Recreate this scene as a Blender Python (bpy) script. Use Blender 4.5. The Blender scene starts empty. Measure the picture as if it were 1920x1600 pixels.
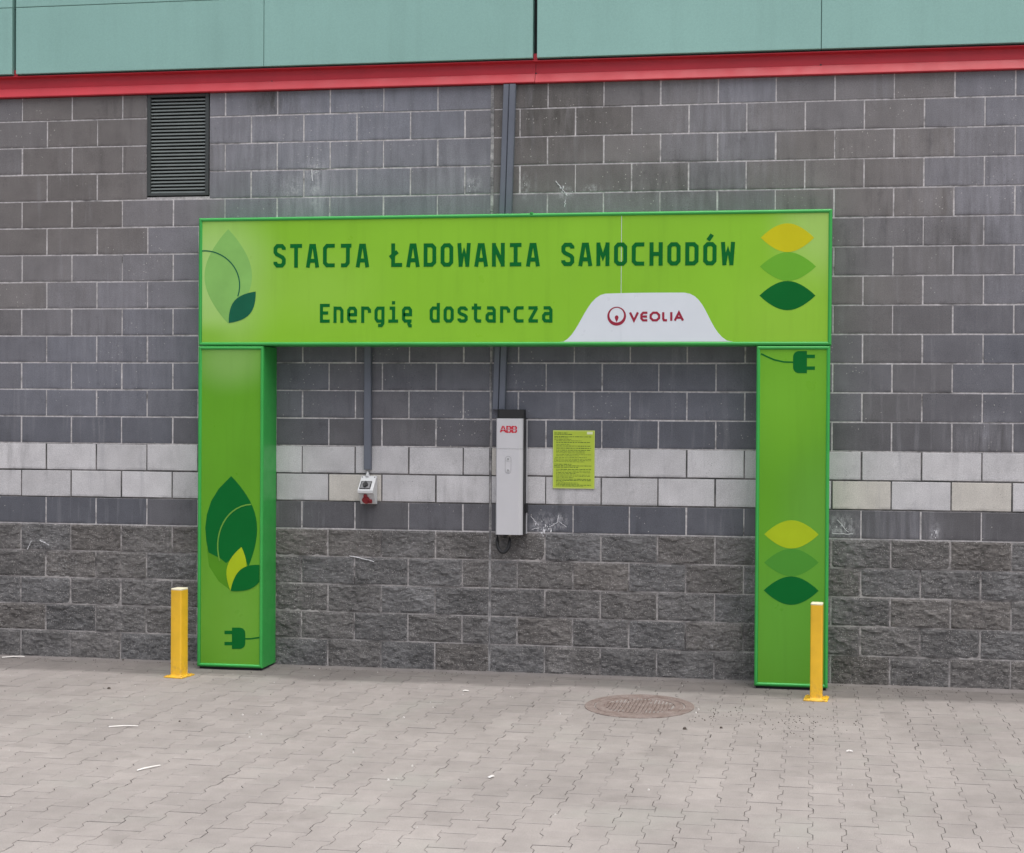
import bpy, bmesh, math, random
from mathutils import Vector, Matrix, noise as mnoise

random.seed(7)
scene = bpy.context.scene
COL = scene.collection

# ------------------------------------------------------------------ camera
CAM = Vector((5.876, -9.4423, 1.8383))
YAW, PITCH, ROLL, FPX, CXP, CYP = 0.143818, -0.008545, 0.006804, 2550.0, 1157.0, 800.0
_f = Vector((-math.sin(YAW) * math.cos(PITCH), math.cos(YAW) * math.cos(PITCH), math.sin(PITCH)))
_r = Vector((math.cos(YAW), math.sin(YAW), 0.0))
_u = _r.cross(_f)
_r2 = _r * math.cos(ROLL) + _u * math.sin(ROLL)
_u2 = -_r * math.sin(ROLL) + _u * math.cos(ROLL)
cam_data = bpy.data.cameras.new('camera')
cam = bpy.data.objects.new('camera', cam_data)
COL.objects.link(cam)
m3 = Matrix((_r2, _u2, -_f)).transposed()
cam.matrix_world = Matrix.Translation(CAM) @ m3.to_4x4()
cam_data.sensor_width = 36.0
cam_data.lens = FPX / 1920.0 * 36.0
cam_data.shift_x = (960.0 - CXP) / 1920.0
cam_data.shift_y = 0.0
cam_data.clip_start = 0.05
cam_data.clip_end = 2000.0
scene.camera = cam

# ------------------------------------------------------------------ sky, sun, exposure
SUN_EL, SUN_AZ = math.radians(75), math.radians(54)      # azimuth to the right of straight out from the wall
world = bpy.data.worlds.new('World')
scene.world = world
world.use_nodes = True
wn = world.node_tree.nodes
wl = world.node_tree.links
wn.clear()
sky = wn.new('ShaderNodeTexSky')
sky.sky_type = 'NISHITA'
sky.sun_disc = False
sky.sun_elevation = SUN_EL
sun_vec = Vector((math.sin(SUN_AZ) * math.cos(SUN_EL), -math.cos(SUN_AZ) * math.cos(SUN_EL), math.sin(SUN_EL)))
sky.sun_rotation = math.atan2(sun_vec.x, sun_vec.y)
sky.air_density = 1.0
sky.dust_density = 6.0
sky.ozone_density = 1.0
hs = wn.new('ShaderNodeHueSaturation')
hs.inputs['Saturation'].default_value = 0.62               # overcast: a nearly grey sky
bg = wn.new('ShaderNodeBackground')
bg.inputs['Strength'].default_value = 0.085
wo = wn.new('ShaderNodeOutputWorld')
wl.new(sky.outputs['Color'], hs.inputs['Color'])
wl.new(hs.outputs['Color'], bg.inputs['Color'])
wl.new(bg.outputs['Background'], wo.inputs['Surface'])

sun_data = bpy.data.lights.new('sun', 'SUN')
sun_data.energy = 1.5
sun_data.angle = math.radians(80)
sun_data.color = (1.0, 0.985, 0.97)
sun = bpy.data.objects.new('sun', sun_data)
COL.objects.link(sun)
sun.location = (8, -12, 15)
sun.rotation_euler = (-sun_vec).to_track_quat('-Z', 'Y').to_euler()

scene.view_settings.view_transform = 'Standard'
scene.view_settings.look = 'None'
scene.view_settings.gamma = 1.0
scene.view_settings.use_curve_mapping = False
scene.view_settings.exposure = 0.98
scene.render.engine = 'CYCLES'
scene.render.resolution_x = 1024
scene.render.resolution_y = 853


# ------------------------------------------------------------------ pixel -> place
def ray(x, y):
    return _r2 * ((x - CXP) / FPX) + _u2 * ((CYP - y) / FPX) + _f


def wallp(x, y, Y=0.0):
    d = ray(x, y)
    t = (Y - CAM.y) / d.y
    q = CAM + d * t
    return (q.x, q.z)


def gnd(x, y, Z=0.0):
    d = ray(x, y)
    t = (Z - CAM.z) / d.z
    q = CAM + d * t
    return (q.x, q.y)


def topx(P):
    d = Vector(P) - CAM
    c = d.dot(_f)
    return (CXP + FPX * d.dot(_r2) / c, CYP - FPX * d.dot(_u2) / c)


# ------------------------------------------------------------------ materials
def srgb(r, g, b):
    def f(c):
        c /= 255.0
        return c / 12.92 if c <= 0.04045 else ((c + 0.055) / 1.055) ** 2.4
    return (f(r), f(g), f(b))


class NT:
    def __init__(self, name):
        self.mat = bpy.data.materials.new(name)
        self.mat.use_nodes = True
        self.n = self.mat.node_tree.nodes
        self.l = self.mat.node_tree.links
        self.b = self.n['Principled BSDF']
        self.geo = None

    def node(self, t, **kw):
        nd = self.n.new(t)
        for k, v in kw.items():
            setattr(nd, k, v)
        return nd

    def link(self, a, b):
        self.l.new(a, b)

    def pos(self):
        if not self.geo:
            self.geo = self.node('ShaderNodeNewGeometry')
        return self.geo.outputs['Position']

    def mapping(self, scale=(1, 1, 1), loc=(0, 0, 0), src=None):
        m = self.node('ShaderNodeMapping')
        m.inputs['Scale'].default_value = scale
        m.inputs['Location'].default_value = loc
        self.link(src or self.pos(), m.inputs['Vector'])
        return m.outputs['Vector']

    def noise(self, scale, detail=3, rough=0.55, vec=None):
        t = self.node('ShaderNodeTexNoise')
        t.inputs['Scale'].default_value = scale
        t.inputs['Detail'].default_value = detail
        t.inputs['Roughness'].default_value = rough
        self.link(vec or self.pos(), t.inputs['Vector'])
        return t.outputs['Fac']

    def voronoi(self, scale, vec=None, out='Distance'):
        t = self.node('ShaderNodeTexVoronoi')
        t.inputs['Scale'].default_value = scale
        self.link(vec or self.pos(), t.inputs['Vector'])
        return t.outputs[out]

    def rng(self, src, a, b, c, d):
        m = self.node('ShaderNodeMapRange')
        for i, v in enumerate((a, b, c, d)):
            m.inputs[i + 1].default_value = v
        self.link(src, m.inputs[0])
        return m.outputs[0]

    def math(self, op, a, b):
        m = self.node('ShaderNodeMath', operation=op)
        for i, v in enumerate((a, b)):
            if isinstance(v, (int, float)):
                m.inputs[i].default_value = v
            else:
                self.link(v, m.inputs[i])
        return m.outputs[0]

    def mix(self, fac, a, b, mode='MIX'):
        m = self.node('ShaderNodeMix', data_type='RGBA', blend_type=mode)
        for sock, v in ((m.inputs[0], fac), (m.inputs[6], a), (m.inputs[7], b)):
            if isinstance(v, (int, float)):
                sock.default_value = v
            elif isinstance(v, tuple):
                sock.default_value = (v[0], v[1], v[2], 1.0)
            else:
                self.link(v, sock)
        return m.outputs[2]

    def grey(self, fac):
        m = self.node('ShaderNodeCombineColor')
        for i in range(3):
            self.link(fac, m.inputs[i])
        return m.outputs[0]

    def mulv(self, col, fac):
        return self.mix(1.0, col, self.grey(fac), 'MULTIPLY')

    def patch(self, cx, cz, rx, rz, s):
        """soft elliptical area on the wall plane"""
        v = self.mapping((1 / rx, 0, 1 / rz), (-cx / rx, 0, -cz / rz))
        g = self.node('ShaderNodeTexGradient', gradient_type='SPHERICAL')
        self.link(v, g.inputs['Vector'])
        return self.math('MULTIPLY', g.outputs['Fac'], s)

    def patches(self, lst):
        o = None
        for p in lst:
            q = self.patch(*p)
            o = q if o is None else self.math('MAXIMUM', o, q)
        return o

    def bump(self, h, strength, dist=0.01):
        b = self.node('ShaderNodeBump')
        b.inputs['Strength'].default_value = strength
        b.inputs['Distance'].default_value = dist
        self.link(h, b.inputs['Height'])
        self.link(b.outputs['Normal'], self.b.inputs['Normal'])

    def done(self, col=None, rough=0.8, metallic=0.0, spec=0.5):
        if col is not None:
            if isinstance(col, tuple):
                self.b.inputs['Base Color'].default_value = (col[0], col[1], col[2], 1)
            else:
                self.link(col, self.b.inputs['Base Color'])
        if isinstance(rough, (int, float)):
            self.b.inputs['Roughness'].default_value = rough
        else:
            self.link(rough, self.b.inputs['Roughness'])
        self.b.inputs['Metallic'].default_value = metallic
        self.b.inputs['Specular IOR Level'].default_value = spec
        return self.mat


def mat_plain(name, col, rough=0.5, metallic=0.0, var=0.08, nscale=6.0, grain=0.0, spec=0.5):
    t = NT(name)
    c = t.mulv(t.mix(0.0, col, col), t.rng(t.noise(nscale, 4), 0.25, 0.75, 1 - var, 1 + var))
    if grain:
        c = t.mulv(c, t.rng(t.noise(260, 2), 0.3, 0.7, 1 - grain, 1 + grain))
    r = t.rng(t.noise(nscale * 2.3, 3), 0.3, 0.7, max(0.05, rough - 0.08), min(1, rough + 0.08))
    return t.done(c, r, metallic, spec)


SMEARS = []
for (_x, _y, _rx, _rz, _s) in ((1020, 990, 0.13, 0.13, 1.1), (1052, 978, 0.07, 0.08, 0.9), (588, 318, 0.10, 0.10, 1.0), (590, 360, 0.06, 0.2, 0.7), (1060, 362, 0.08, 0.06, 1.1), (1578, 988, 0.16, 0.11, 1.0), (1752, 1000, 0.05, 0.09, 1.0), (885, 345, 0.09, 0.10, 0.7), (985, 350, 0.05, 0.12, 0.7), (1110, 354, 0.10, 0.04, 0.8), (548, 355, 0.12, 0.12, 0.6)):
    _c = wallp(_x, _y)
    SMEARS.append((_c[0], _c[1], _rx, _rz, _s))


def mat_block_smooth():
    t = NT('concrete_block_smooth')
    oi = t.node('ShaderNodeObjectInfo')
    off = t.node('ShaderNodeVectorMath', operation='MULTIPLY_ADD')
    rv = t.node('ShaderNodeCombineXYZ')
    t.link(oi.outputs['Random'], rv.inputs[0])
    t.link(t.pos(), off.inputs[0])
    off.inputs[1].default_value = (1, 1, 1)
    t.link(rv.outputs[0], off.inputs[2])
    c = t.mulv(oi.outputs['Color'], t.rng(t.noise(5, 5, 0.6), 0.25, 0.75, 0.86, 1.14))
    # run-down streaks
    st = t.noise(1.0, 4, 0.6, t.mapping((17, 17, 1.3), (3.1, 0, 0.4)))
    big = t.noise(0.9, 3, 0.5, t.mapping((1, 1, 1), (5.5, 2.2, 1.7)))
    stf = t.math('MULTIPLY', t.rng(st, 0.54, 0.72, 0, 1), t.rng(big, 0.46, 0.62, 0, 1))
    c = t.mix(t.math('MULTIPLY', stf, 0.42), c, (0.30, 0.30, 0.325))
    st2 = t.noise(1.0, 4, 0.6, t.mapping((11, 11, 1.9), (9.3, 0, 2.4)))
    c = t.mulv(c, t.rng(t.math('MULTIPLY', t.rng(st2, 0.52, 0.75, 0, 1), t.rng(big, 0.55, 0.38, 0, 1)), 0, 1, 1, 0.62))
    # whitish run-off, dark run-off and plaster smears where the wall has them
    runs = t.patches([(2.15, 3.72, 1.5, 0.75, 1.0), (2.30, 3.42, 0.35, 0.45, 2.2), (5.25, 3.85, 0.6, 0.9, 0.9), (7.1, 3.3, 1.0, 1.0, 0.9), (3.25, 3.5, 0.5, 0.5, 0.9), (7.0, 1.72, 0.35, 0.2, 1.2), (6.55, 1.08, 0.3, 0.25, 1.0), (5.0, 3.0, 1.4, 1.0, 0.6), (0.7, 2.4, 1.0, 0.9, 0.5)])
    rn = t.rng(t.noise(1.0, 5, 0.65, t.mapping((24, 24, 2.2), (1.1, 0, 5.4))), 0.36, 0.66, 0, 1)
    c = t.mix(t.math('MULTIPLY', t.math('MULTIPLY', runs, rn), 0.50), c, (0.36, 0.36, 0.40))
    drk = t.patches([(4.05, 3.95, 0.55, 0.42, 1.0), (2.0, 4.12, 0.35, 0.2, 1.2), (4.9, 3.45, 0.7, 0.25, 0.8), (6.9, 3.0, 0.6, 0.4, 0.6)])
    dn = t.rng(t.noise(1.0, 4, 0.6, t.mapping((13, 13, 3.0), (6.1, 0, 0.4))), 0.35, 0.62, 0, 1)
    c = t.mix(t.math('MULTIPLY', t.math('MULTIPLY', drk, dn), 0.75), c, (0.052, 0.050, 0.044))
    sm = t.patches(SMEARS)
    sn = t.rng(t.noise(1.0, 6, 0.75, t.mapping((34, 34, 20), (2.1, 0, 1.4))), 0.44, 0.74, 0, 1)
    c = t.mix(t.math('MULTIPLY', t.math('MINIMUM', t.math('MULTIPLY', sm, 1.6), 1.0), t.math('MULTIPLY', sn, 0.8)), c, (0.60, 0.60, 0.63))
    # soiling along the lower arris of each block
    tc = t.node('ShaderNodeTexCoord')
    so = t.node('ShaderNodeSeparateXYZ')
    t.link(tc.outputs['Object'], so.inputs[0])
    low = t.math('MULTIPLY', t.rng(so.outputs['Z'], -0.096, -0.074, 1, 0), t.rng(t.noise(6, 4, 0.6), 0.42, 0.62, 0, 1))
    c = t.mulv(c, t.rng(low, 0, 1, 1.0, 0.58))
    # soiling inside single blocks
    sp = t.noise(9, 5, 0.7, off.outputs[0])
    c = t.mulv(c, t.rng(sp, 0.60, 0.78, 1.0, 0.72))
    # sand grain
    c = t.mulv(c, t.rng(t.noise(170, 2), 0.3, 0.7, 0.82, 1.18))
    # pale aggregate specks and dark pores in places
    v = t.node('ShaderNodeTexVoronoi')
    v.inputs['Scale'].default_value = 42
    t.link(t.pos(), v.inputs['Vector'])
    pick = t.rng(v.outputs['Color'], 0.78, 0.80, 0, 1)
    area = t.rng(t.noise(1.6, 2, 0.5, t.mapping((1, 1, 1), (1.3, 0, 7.7))), 0.50, 0.60, 0, 1)
    dot = t.math('MULTIPLY', t.math('MULTIPLY', t.rng(v.outputs['Distance'], 0.10, 0.16, 1, 0), pick), area)
    c = t.mix(t.math('MULTIPLY', dot, 0.75), c, (0.62, 0.60, 0.56))
    v2 = t.node('ShaderNodeTexVoronoi')
    v2.inputs['Scale'].default_value = 70
    t.link(t.pos(), v2.inputs['Vector'])
    area2 = t.rng(t.noise(3.3, 2, 0.5, t.mapping((1, 1, 1), (4.3, 0, 2.7))), 0.58, 0.66, 0, 1)
    pore = t.math('MULTIPLY', t.rng(v2.outputs['Distance'], 0.12, 0.2, 1, 0), area2)
    pore = t.math('MULTIPLY', pore, t.rng(v2.outputs['Color'], 0.5, 0.55, 0, 1))
    c = t.mix(t.math('MULTIPLY', pore, 0.8), c, (0.03, 0.03, 0.035))
    h = t.math('ADD', t.noise(220, 3), t.math('MULTIPLY', t.noise(26, 4), 1.2))
    t.bump(h, 0.35, 0.002)
    return t.done(c, 0.9, 0, 0.3)


def mat_block_rough():
    t = NT('concrete_block_split_face')
    oi = t.node('ShaderNodeObjectInfo')
    c = t.mulv(oi.outputs['Color'], t.rng(t.noise(4.5, 5, 0.68), 0.28, 0.72, 0.62, 1.42))
    c = t.mulv(c, t.rng(t.noise(1.0, 5, 0.75, t.mapping((38, 38, 80))), 0.3, 0.7, 0.62, 1.38))
    v = t.node('ShaderNodeTexVoronoi')
    v.inputs['Scale'].default_value = 105
    t.link(t.pos(), v.inputs['Vector'])
    pick = t.rng(v.outputs['Color'], 0.60, 0.66, 0, 1)
    dot = t.math('MULTIPLY', t.rng(v.outputs['Distance'], 0.16, 0.34, 1, 0), pick)
    c = t.mix(t.math('MULTIPLY', dot, 0.85), c, (0.56, 0.53, 0.52))
    # scuffed whitish patches
    sc = t.math('MULTIPLY', t.rng(t.noise(4.2, 3, 0.5, t.mapping((1, 1, 1), (2.2, 0, 3.1))), 0.58, 0.72, 0, 1),
                t.rng(t.noise(60, 4, 0.7), 0.5, 0.7, 0, 1))
    c = t.mix(t.math('MULTIPLY', sc, 0.55), c, (0.42, 0.41, 0.41))
    sm = t.patches([(wallp(1022, 1003) + (0.09, 0.07, 1.3)), (wallp(85, 1018) + (0.16, 0.10, 0.9)), (wallp(120, 1060) + (0.22, 0.16, 0.8)), (wallp(150, 1180) + (0.15, 0.10, 0.7)), (wallp(1800, 1205) + (0.10, 0.10, 0.7)), (wallp(1340, 1210) + (0.3, 0.15, 0.5)), (wallp(800, 1110) + (0.25, 0.2, 0.5))])
    sn = t.rng(t.noise(1.0, 5, 0.75, t.mapping((50, 50, 70), (2.1, 0, 1.4))), 0.50, 0.66, 0, 1)
    c = t.mix(t.math('MULTIPLY', t.math('MULTIPLY', sm, sn), 0.9), c, (0.55, 0.55, 0.56))
    h = t.math('ADD', t.noise(1.0, 5, 0.75, t.mapping((55, 55, 95))), t.math('MULTIPLY', t.noise(200, 3, 0.7), 0.45))
    t.bump(h, 1.0, 0.016)
    return t.done(c, 0.95, 0, 0.2)


def mat_mortar(name, light, dark, lo, hi, off):
    t = NT(name)
    f = t.rng(t.noise(2.3, 4, 0.65, t.mapping((1, 1, 3.0), (off, 0, off))), lo, hi, 0, 1)
    c = t.mix(f, dark, light)
    c = t.mulv(c, t.rng(t.noise(28, 5, 0.7), 0.3, 0.7, 0.62, 1.30))
    t.bump(t.noise(90, 4, 0.7), 0.7, 0.005)
    return t.done(c, 0.95, 0, 0.2)


def mat_paver():
    t = NT('paving_concrete')
    oi = t.node('ShaderNodeObjectInfo')
    t.pos()
    isl = t.geo.outputs['Random Per Island']
    rnd = t.math('FRACT', t.math('ADD', oi.outputs['Random'], isl), 0)
    c = t.mix(0.0, (0.264, 0.242, 0.230), (0, 0, 0))
    c = t.mulv(c, t.rng(rnd, 0, 1, 0.94, 1.05))
    c = t.mulv(c, t.rng(t.noise(0.9, 5, 0.6), 0.3, 0.7, 0.86, 1.12))
    c = t.mulv(c, t.rng(t.noise(9, 4, 0.6), 0.3, 0.7, 0.93, 1.07))
    c = t.mulv(c, t.rng(t.noise(190, 2), 0.3, 0.7, 0.87, 1.13))
    green = t.rng(t.noise(1.7, 3, 0.5, t.mapping((1, 1, 1), (7, 3, 0))), 0.55, 0.72, 0, 0.35)
    c = t.mix(green, c, (0.275, 0.278, 0.252))
    # darker strip with an uneven edge along the foot of the wall
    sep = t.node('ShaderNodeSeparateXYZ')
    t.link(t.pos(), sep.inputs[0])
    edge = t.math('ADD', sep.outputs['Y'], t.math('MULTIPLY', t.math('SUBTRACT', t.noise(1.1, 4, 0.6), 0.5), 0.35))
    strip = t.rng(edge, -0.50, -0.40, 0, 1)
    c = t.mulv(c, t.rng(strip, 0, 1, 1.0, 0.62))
    stain = t.rng(t.noise(2.2, 5, 0.65, t.mapping((1, 1, 1), (0.3, 5, 0))), 0.58, 0.72, 0, 0.45)
    c = t.mix(stain, c, (0.17, 0.155, 0.145))
    t.bump(t.math('ADD', t.noise(240, 2), t.noise(40, 3)), 0.25, 0.002)
    return t.done(c, 0.92, 0, 0.25)


def mat_print(name, base, patches, rough=0.32):
    """printed panel: flat green with soft pale printed glows and a painted-in reflection (cx, cz, rx, rz, colour, strength)"""
    t = NT(name)
    c = t.mix(0.0, base, base)
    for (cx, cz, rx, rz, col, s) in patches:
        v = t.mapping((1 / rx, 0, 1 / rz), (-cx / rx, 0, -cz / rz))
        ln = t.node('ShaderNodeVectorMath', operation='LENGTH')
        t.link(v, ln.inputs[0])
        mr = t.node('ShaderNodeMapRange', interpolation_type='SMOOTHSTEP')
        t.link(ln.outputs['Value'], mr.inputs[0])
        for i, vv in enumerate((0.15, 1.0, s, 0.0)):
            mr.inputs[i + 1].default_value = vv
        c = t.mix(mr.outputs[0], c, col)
    c = t.mulv(c, t.rng(t.noise(1.6, 3), 0.3, 0.7, 0.96, 1.04))
    c = t.mulv(c, t.rng(t.noise(1.0, 4, 0.6, t.mapping((14, 14, 1.0))), 0.5, 0.75, 1.0, 0.93))
    r = t.rng(t.noise(4, 4), 0.3, 0.7, rough - 0.06, rough + 0.1)
    t.bump(t.noise(2.5, 2), 0.08, 0.01)
    return t.done(c, r, 0, 0.25)


def mat_cladding():
    t = NT('cladding_teal')
    oi = t.node('ShaderNodeObjectInfo')
    c = t.mulv(t.mix(0.0, (0.265, 0.465, 0.42), (0, 0, 0)), t.rng(oi.outputs['Random'], 0, 1, 0.96, 1.04))
    c = t.mulv(c, t.rng(t.noise(1.1, 3), 0.3, 0.7, 0.95, 1.05))
    c = t.mulv(c, t.rng(t.noise(120, 2), 0.3, 0.7, 0.95, 1.05))
    c = t.mulv(c, t.rng(t.noise(1.0, 3, 0.6, t.mapping((9, 9, 0.6))), 0.5, 0.75, 1.0, 0.94))
    t.bump(t.noise(1.3, 2), 0.06, 0.02)
    return t.done(c, 0.42, 0, 0.45)


def mat_yellow():
    t = NT('yellow_paint')
    c = t.mulv(t.mix(0.0, (0.80, 0.47, 0.026), (0, 0, 0)), t.rng(t.noise(9, 4), 0.3, 0.7, 0.92, 1.06))
    sep = t.node('ShaderNodeSeparateXYZ')
    t.link(t.pos(), sep.inputs[0])
    low = t.rng(sep.outputs['Z'], 0.0, 0.16, 1, 0)
    d = t.math('MULTIPLY', low, t.rng(t.noise(30, 4, 0.7), 0.45, 0.65, 0, 0.6))
    c = t.mix(d, c, (0.30, 0.20, 0.09))
    sc = t.rng(t.noise(1.0, 4, 0.7, t.mapping((70, 70, 18))), 0.68, 0.74, 0, 0.7)
    c = t.mix(sc, c, (0.22, 0.12, 0.03))
    return t.done(c, t.rng(t.noise(20, 3), 0.3, 0.7, 0.32, 0.5), 0, 0.5)


def mat_manhole():
    t = NT('manhole_iron')
    c = t.mix(t.rng(t.noise(14, 5, 0.7), 0.35, 0.65, 0, 1), (0.155, 0.115, 0.10), (0.235, 0.195, 0.18))
    c = t.mulv(c, t.rng(t.noise(150, 2), 0.3, 0.7, 0.8, 1.2))
    t.bump(t.noise(140, 3), 0.4, 0.003)
    return t.done(c, 0.85, 0, 0.3)


M = {}
M['block'] = mat_block_smooth()
M['rough'] = mat_block_rough()
M['mortar_light'] = mat_mortar('mortar_pale', (0.54, 0.52, 0.525), (0.14, 0.135, 0.135), 0.30, 0.46, 0.0)
M['mortar_rough'] = mat_mortar('mortar_grey', (0.40, 0.38, 0.375), (0.10, 0.095, 0.095), 0.36, 0.54, 4.0)
M['mortar_dark'] = mat_mortar('mortar_dark', (0.16, 0.15, 0.15), (0.07, 0.07, 0.07), 0.40, 0.6, 9.0)
M['sealant'] = mat_mortar('joint_sealant', (0.42, 0.41, 0.41), (0.17, 0.17, 0.175), 0.42, 0.58, 2.0)
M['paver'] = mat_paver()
def mat_bedding():
    t = NT('joint_sand')
    f = t.rng(t.noise(5.5, 5, 0.7), 0.40, 0.62, 0, 1)
    c = t.mix(f, (0.045, 0.04, 0.036), (0.21, 0.19, 0.18))
    return t.done(c, 0.95, 0, 0.2)


M['bedding'] = mat_bedding()
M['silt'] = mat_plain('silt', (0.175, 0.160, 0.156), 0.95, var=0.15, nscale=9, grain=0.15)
M['clad'] = mat_cladding()
M['void'] = mat_plain('dark_recess', (0.02, 0.024, 0.026), 0.7)
M['red'] = mat_plain('red_paint', (0.47, 0.022, 0.036), 0.45, var=0.10, nscale=3, grain=0.04)
M['green'] = mat_plain('green_frame_paint', (0.040, 0.37, 0.068), 0.38, var=0.08, nscale=5, grain=0.08)
M['conduit'] = mat_plain('conduit_grey', (0.125, 0.138, 0.172), 0.5, var=0.10, nscale=4)
M['louvre'] = mat_plain('louvre_paint', (0.17, 0.195, 0.19), 0.5, var=0.12, nscale=8)
M['louvre_frame'] = mat_plain('louvre_frame_paint', (0.045, 0.052, 0.052), 0.5, var=0.12, nscale=8)
M['yellow'] = mat_yellow()
M['cap_white'] = mat_plain('cap_pale', (0.75, 0.70, 0.52), 0.4, var=0.05)
M['silver'] = mat_plain('silver_plastic', (0.58, 0.58, 0.605), 0.36, 0.1, var=0.03)
M['black'] = mat_plain('black_plastic', (0.018, 0.018, 0.02), 0.45)
M['rubber'] = mat_plain('cable_rubber', (0.02, 0.02, 0.022), 0.6)
M['box_white'] = mat_plain('enclosure_white', (0.60, 0.61, 0.62), 0.4, var=0.03)
M['window_grey'] = mat_plain('smoked_cover', (0.20, 0.20, 0.21), 0.25)
M['field_grey'] = mat_plain('field_grey', (0.30, 0.30, 0.31), 0.4)
M['socket_red'] = mat_plain('socket_red', (0.27, 0.015, 0.025), 0.4)
M['logo_red'] = mat_plain('logo_red', (0.52, 0.008, 0.03), 0.45)
M['brand_red'] = mat_plain('logo_crimson', (0.30, 0.008, 0.035), 0.45)
M['white_print'] = mat_plain('white_print', (0.68, 0.73, 0.78), 0.34, var=0.02)
M['ink'] = mat_plain('dark_green_print', (0.001, 0.130, 0.022), 0.45, var=0.04, spec=0.15)
M['ink_teal'] = mat_plain('teal_print', (0.010, 0.115, 0.062), 0.45, var=0.10, nscale=9, spec=0.15)
M['ink_mid'] = mat_plain('mid_green_print', (0.145, 0.42, 0.032), 0.45, var=0.03, spec=0.15)
M['ink_leg_mid'] = mat_plain('leg_mid_green_print', (0.072, 0.28, 0.032), 0.45, var=0.03, spec=0.15)
M['ink_pale'] = mat_plain('pale_leaf_print', (0.235, 0.49, 0.125), 0.45, var=0.10, nscale=5, spec=0.15)
M['ink_yellow'] = mat_plain('yellow_print', (0.56, 0.52, 0.012), 0.45, var=0.05, spec=0.15)
M['ink_lime'] = mat_plain('lime_print', (0.38, 0.50, 0.015), 0.45, var=0.06, spec=0.15)
M['ink_dim'] = mat_plain('dim_leaf_print', (0.085, 0.27, 0.015), 0.45, var=0.05, spec=0.15)
M['line_pale'] = mat_plain('pale_line_print', (0.15, 0.34, 0.05), 0.45, spec=0.15)
M['paper'] = mat_plain('notice_paper', (0.44, 0.56, 0.05), 0.6, var=0.05, nscale=12)
M['paper_text'] = mat_plain('notice_text', (0.055, 0.12, 0.018), 0.7, var=0.2, nscale=40)
M['paper_edge'] = mat_plain('notice_border', (0.56, 0.66, 0.17), 0.6)
M['sticker'] = mat_plain('white_sticker', (0.72, 0.78, 0.50), 0.6)
M['manhole'] = mat_manhole()
M['splash'] = mat_plain('white_splash', (0.74, 0.74, 0.77), 0.9, var=0.2, nscale=30)
M['white_litter'] = mat_plain('white_litter', (0.62, 0.60, 0.58), 0.7)
M['crumb'] = mat_plain('soil_crumb', (0.075, 0.06, 0.05), 0.95, var=0.3, nscale=30)
M['steel'] = mat_plain('bolt_steel', (0.35, 0.33, 0.30), 0.45, 0.7)

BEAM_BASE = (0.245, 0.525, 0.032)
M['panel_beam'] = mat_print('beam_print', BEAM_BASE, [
    (1.62, 2.80, 0.62, 0.72, (0.39, 0.62, 0.20), 0.9),  # pale printed glow, with the panel's slight reflection painted into the colour
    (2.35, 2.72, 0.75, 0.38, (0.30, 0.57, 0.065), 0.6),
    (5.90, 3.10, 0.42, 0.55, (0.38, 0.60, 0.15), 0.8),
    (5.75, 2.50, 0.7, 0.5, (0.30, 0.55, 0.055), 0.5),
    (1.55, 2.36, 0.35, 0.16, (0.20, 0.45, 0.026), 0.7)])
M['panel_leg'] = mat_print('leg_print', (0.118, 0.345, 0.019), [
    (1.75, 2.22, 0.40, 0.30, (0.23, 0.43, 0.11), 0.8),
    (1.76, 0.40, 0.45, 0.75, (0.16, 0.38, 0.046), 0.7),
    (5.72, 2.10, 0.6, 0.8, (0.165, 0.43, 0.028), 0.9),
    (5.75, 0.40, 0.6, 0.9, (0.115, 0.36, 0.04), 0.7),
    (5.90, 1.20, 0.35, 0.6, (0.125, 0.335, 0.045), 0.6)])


# ------------------------------------------------------------------ object helpers
def worldloc(o):
    v = Vector((0, 0, 0))
    while o:
        v += o.location
        o = o.parent
    return v


def thing(name, label, cat, loc=(0, 0, 0), group=None, kind=None):
    o = bpy.data.objects.new(name, None)
    o.empty_display_size = 0.2
    COL.objects.link(o)
    o.location = loc
    tag(o, label, cat, group, kind)
    return o


def tag(o, label=None, cat=None, group=None, kind=None):
    if label:
        o['label'] = label
    if cat:
        o['category'] = cat
    if group:
        o['group'] = group
    if kind:
        o['kind'] = kind
    return o


def link(name, me, mat, parent=None, loc=None):
    o = bpy.data.objects.new(name, me)
    COL.objects.link(o)
    if mat is not None and not me.materials:
        me.materials.append(mat)
    if parent:
        o.parent = parent
    if loc is not None:
        o.location = Vector(loc) - (worldloc(parent) if parent else Vector((0, 0, 0)))
    return o


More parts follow.
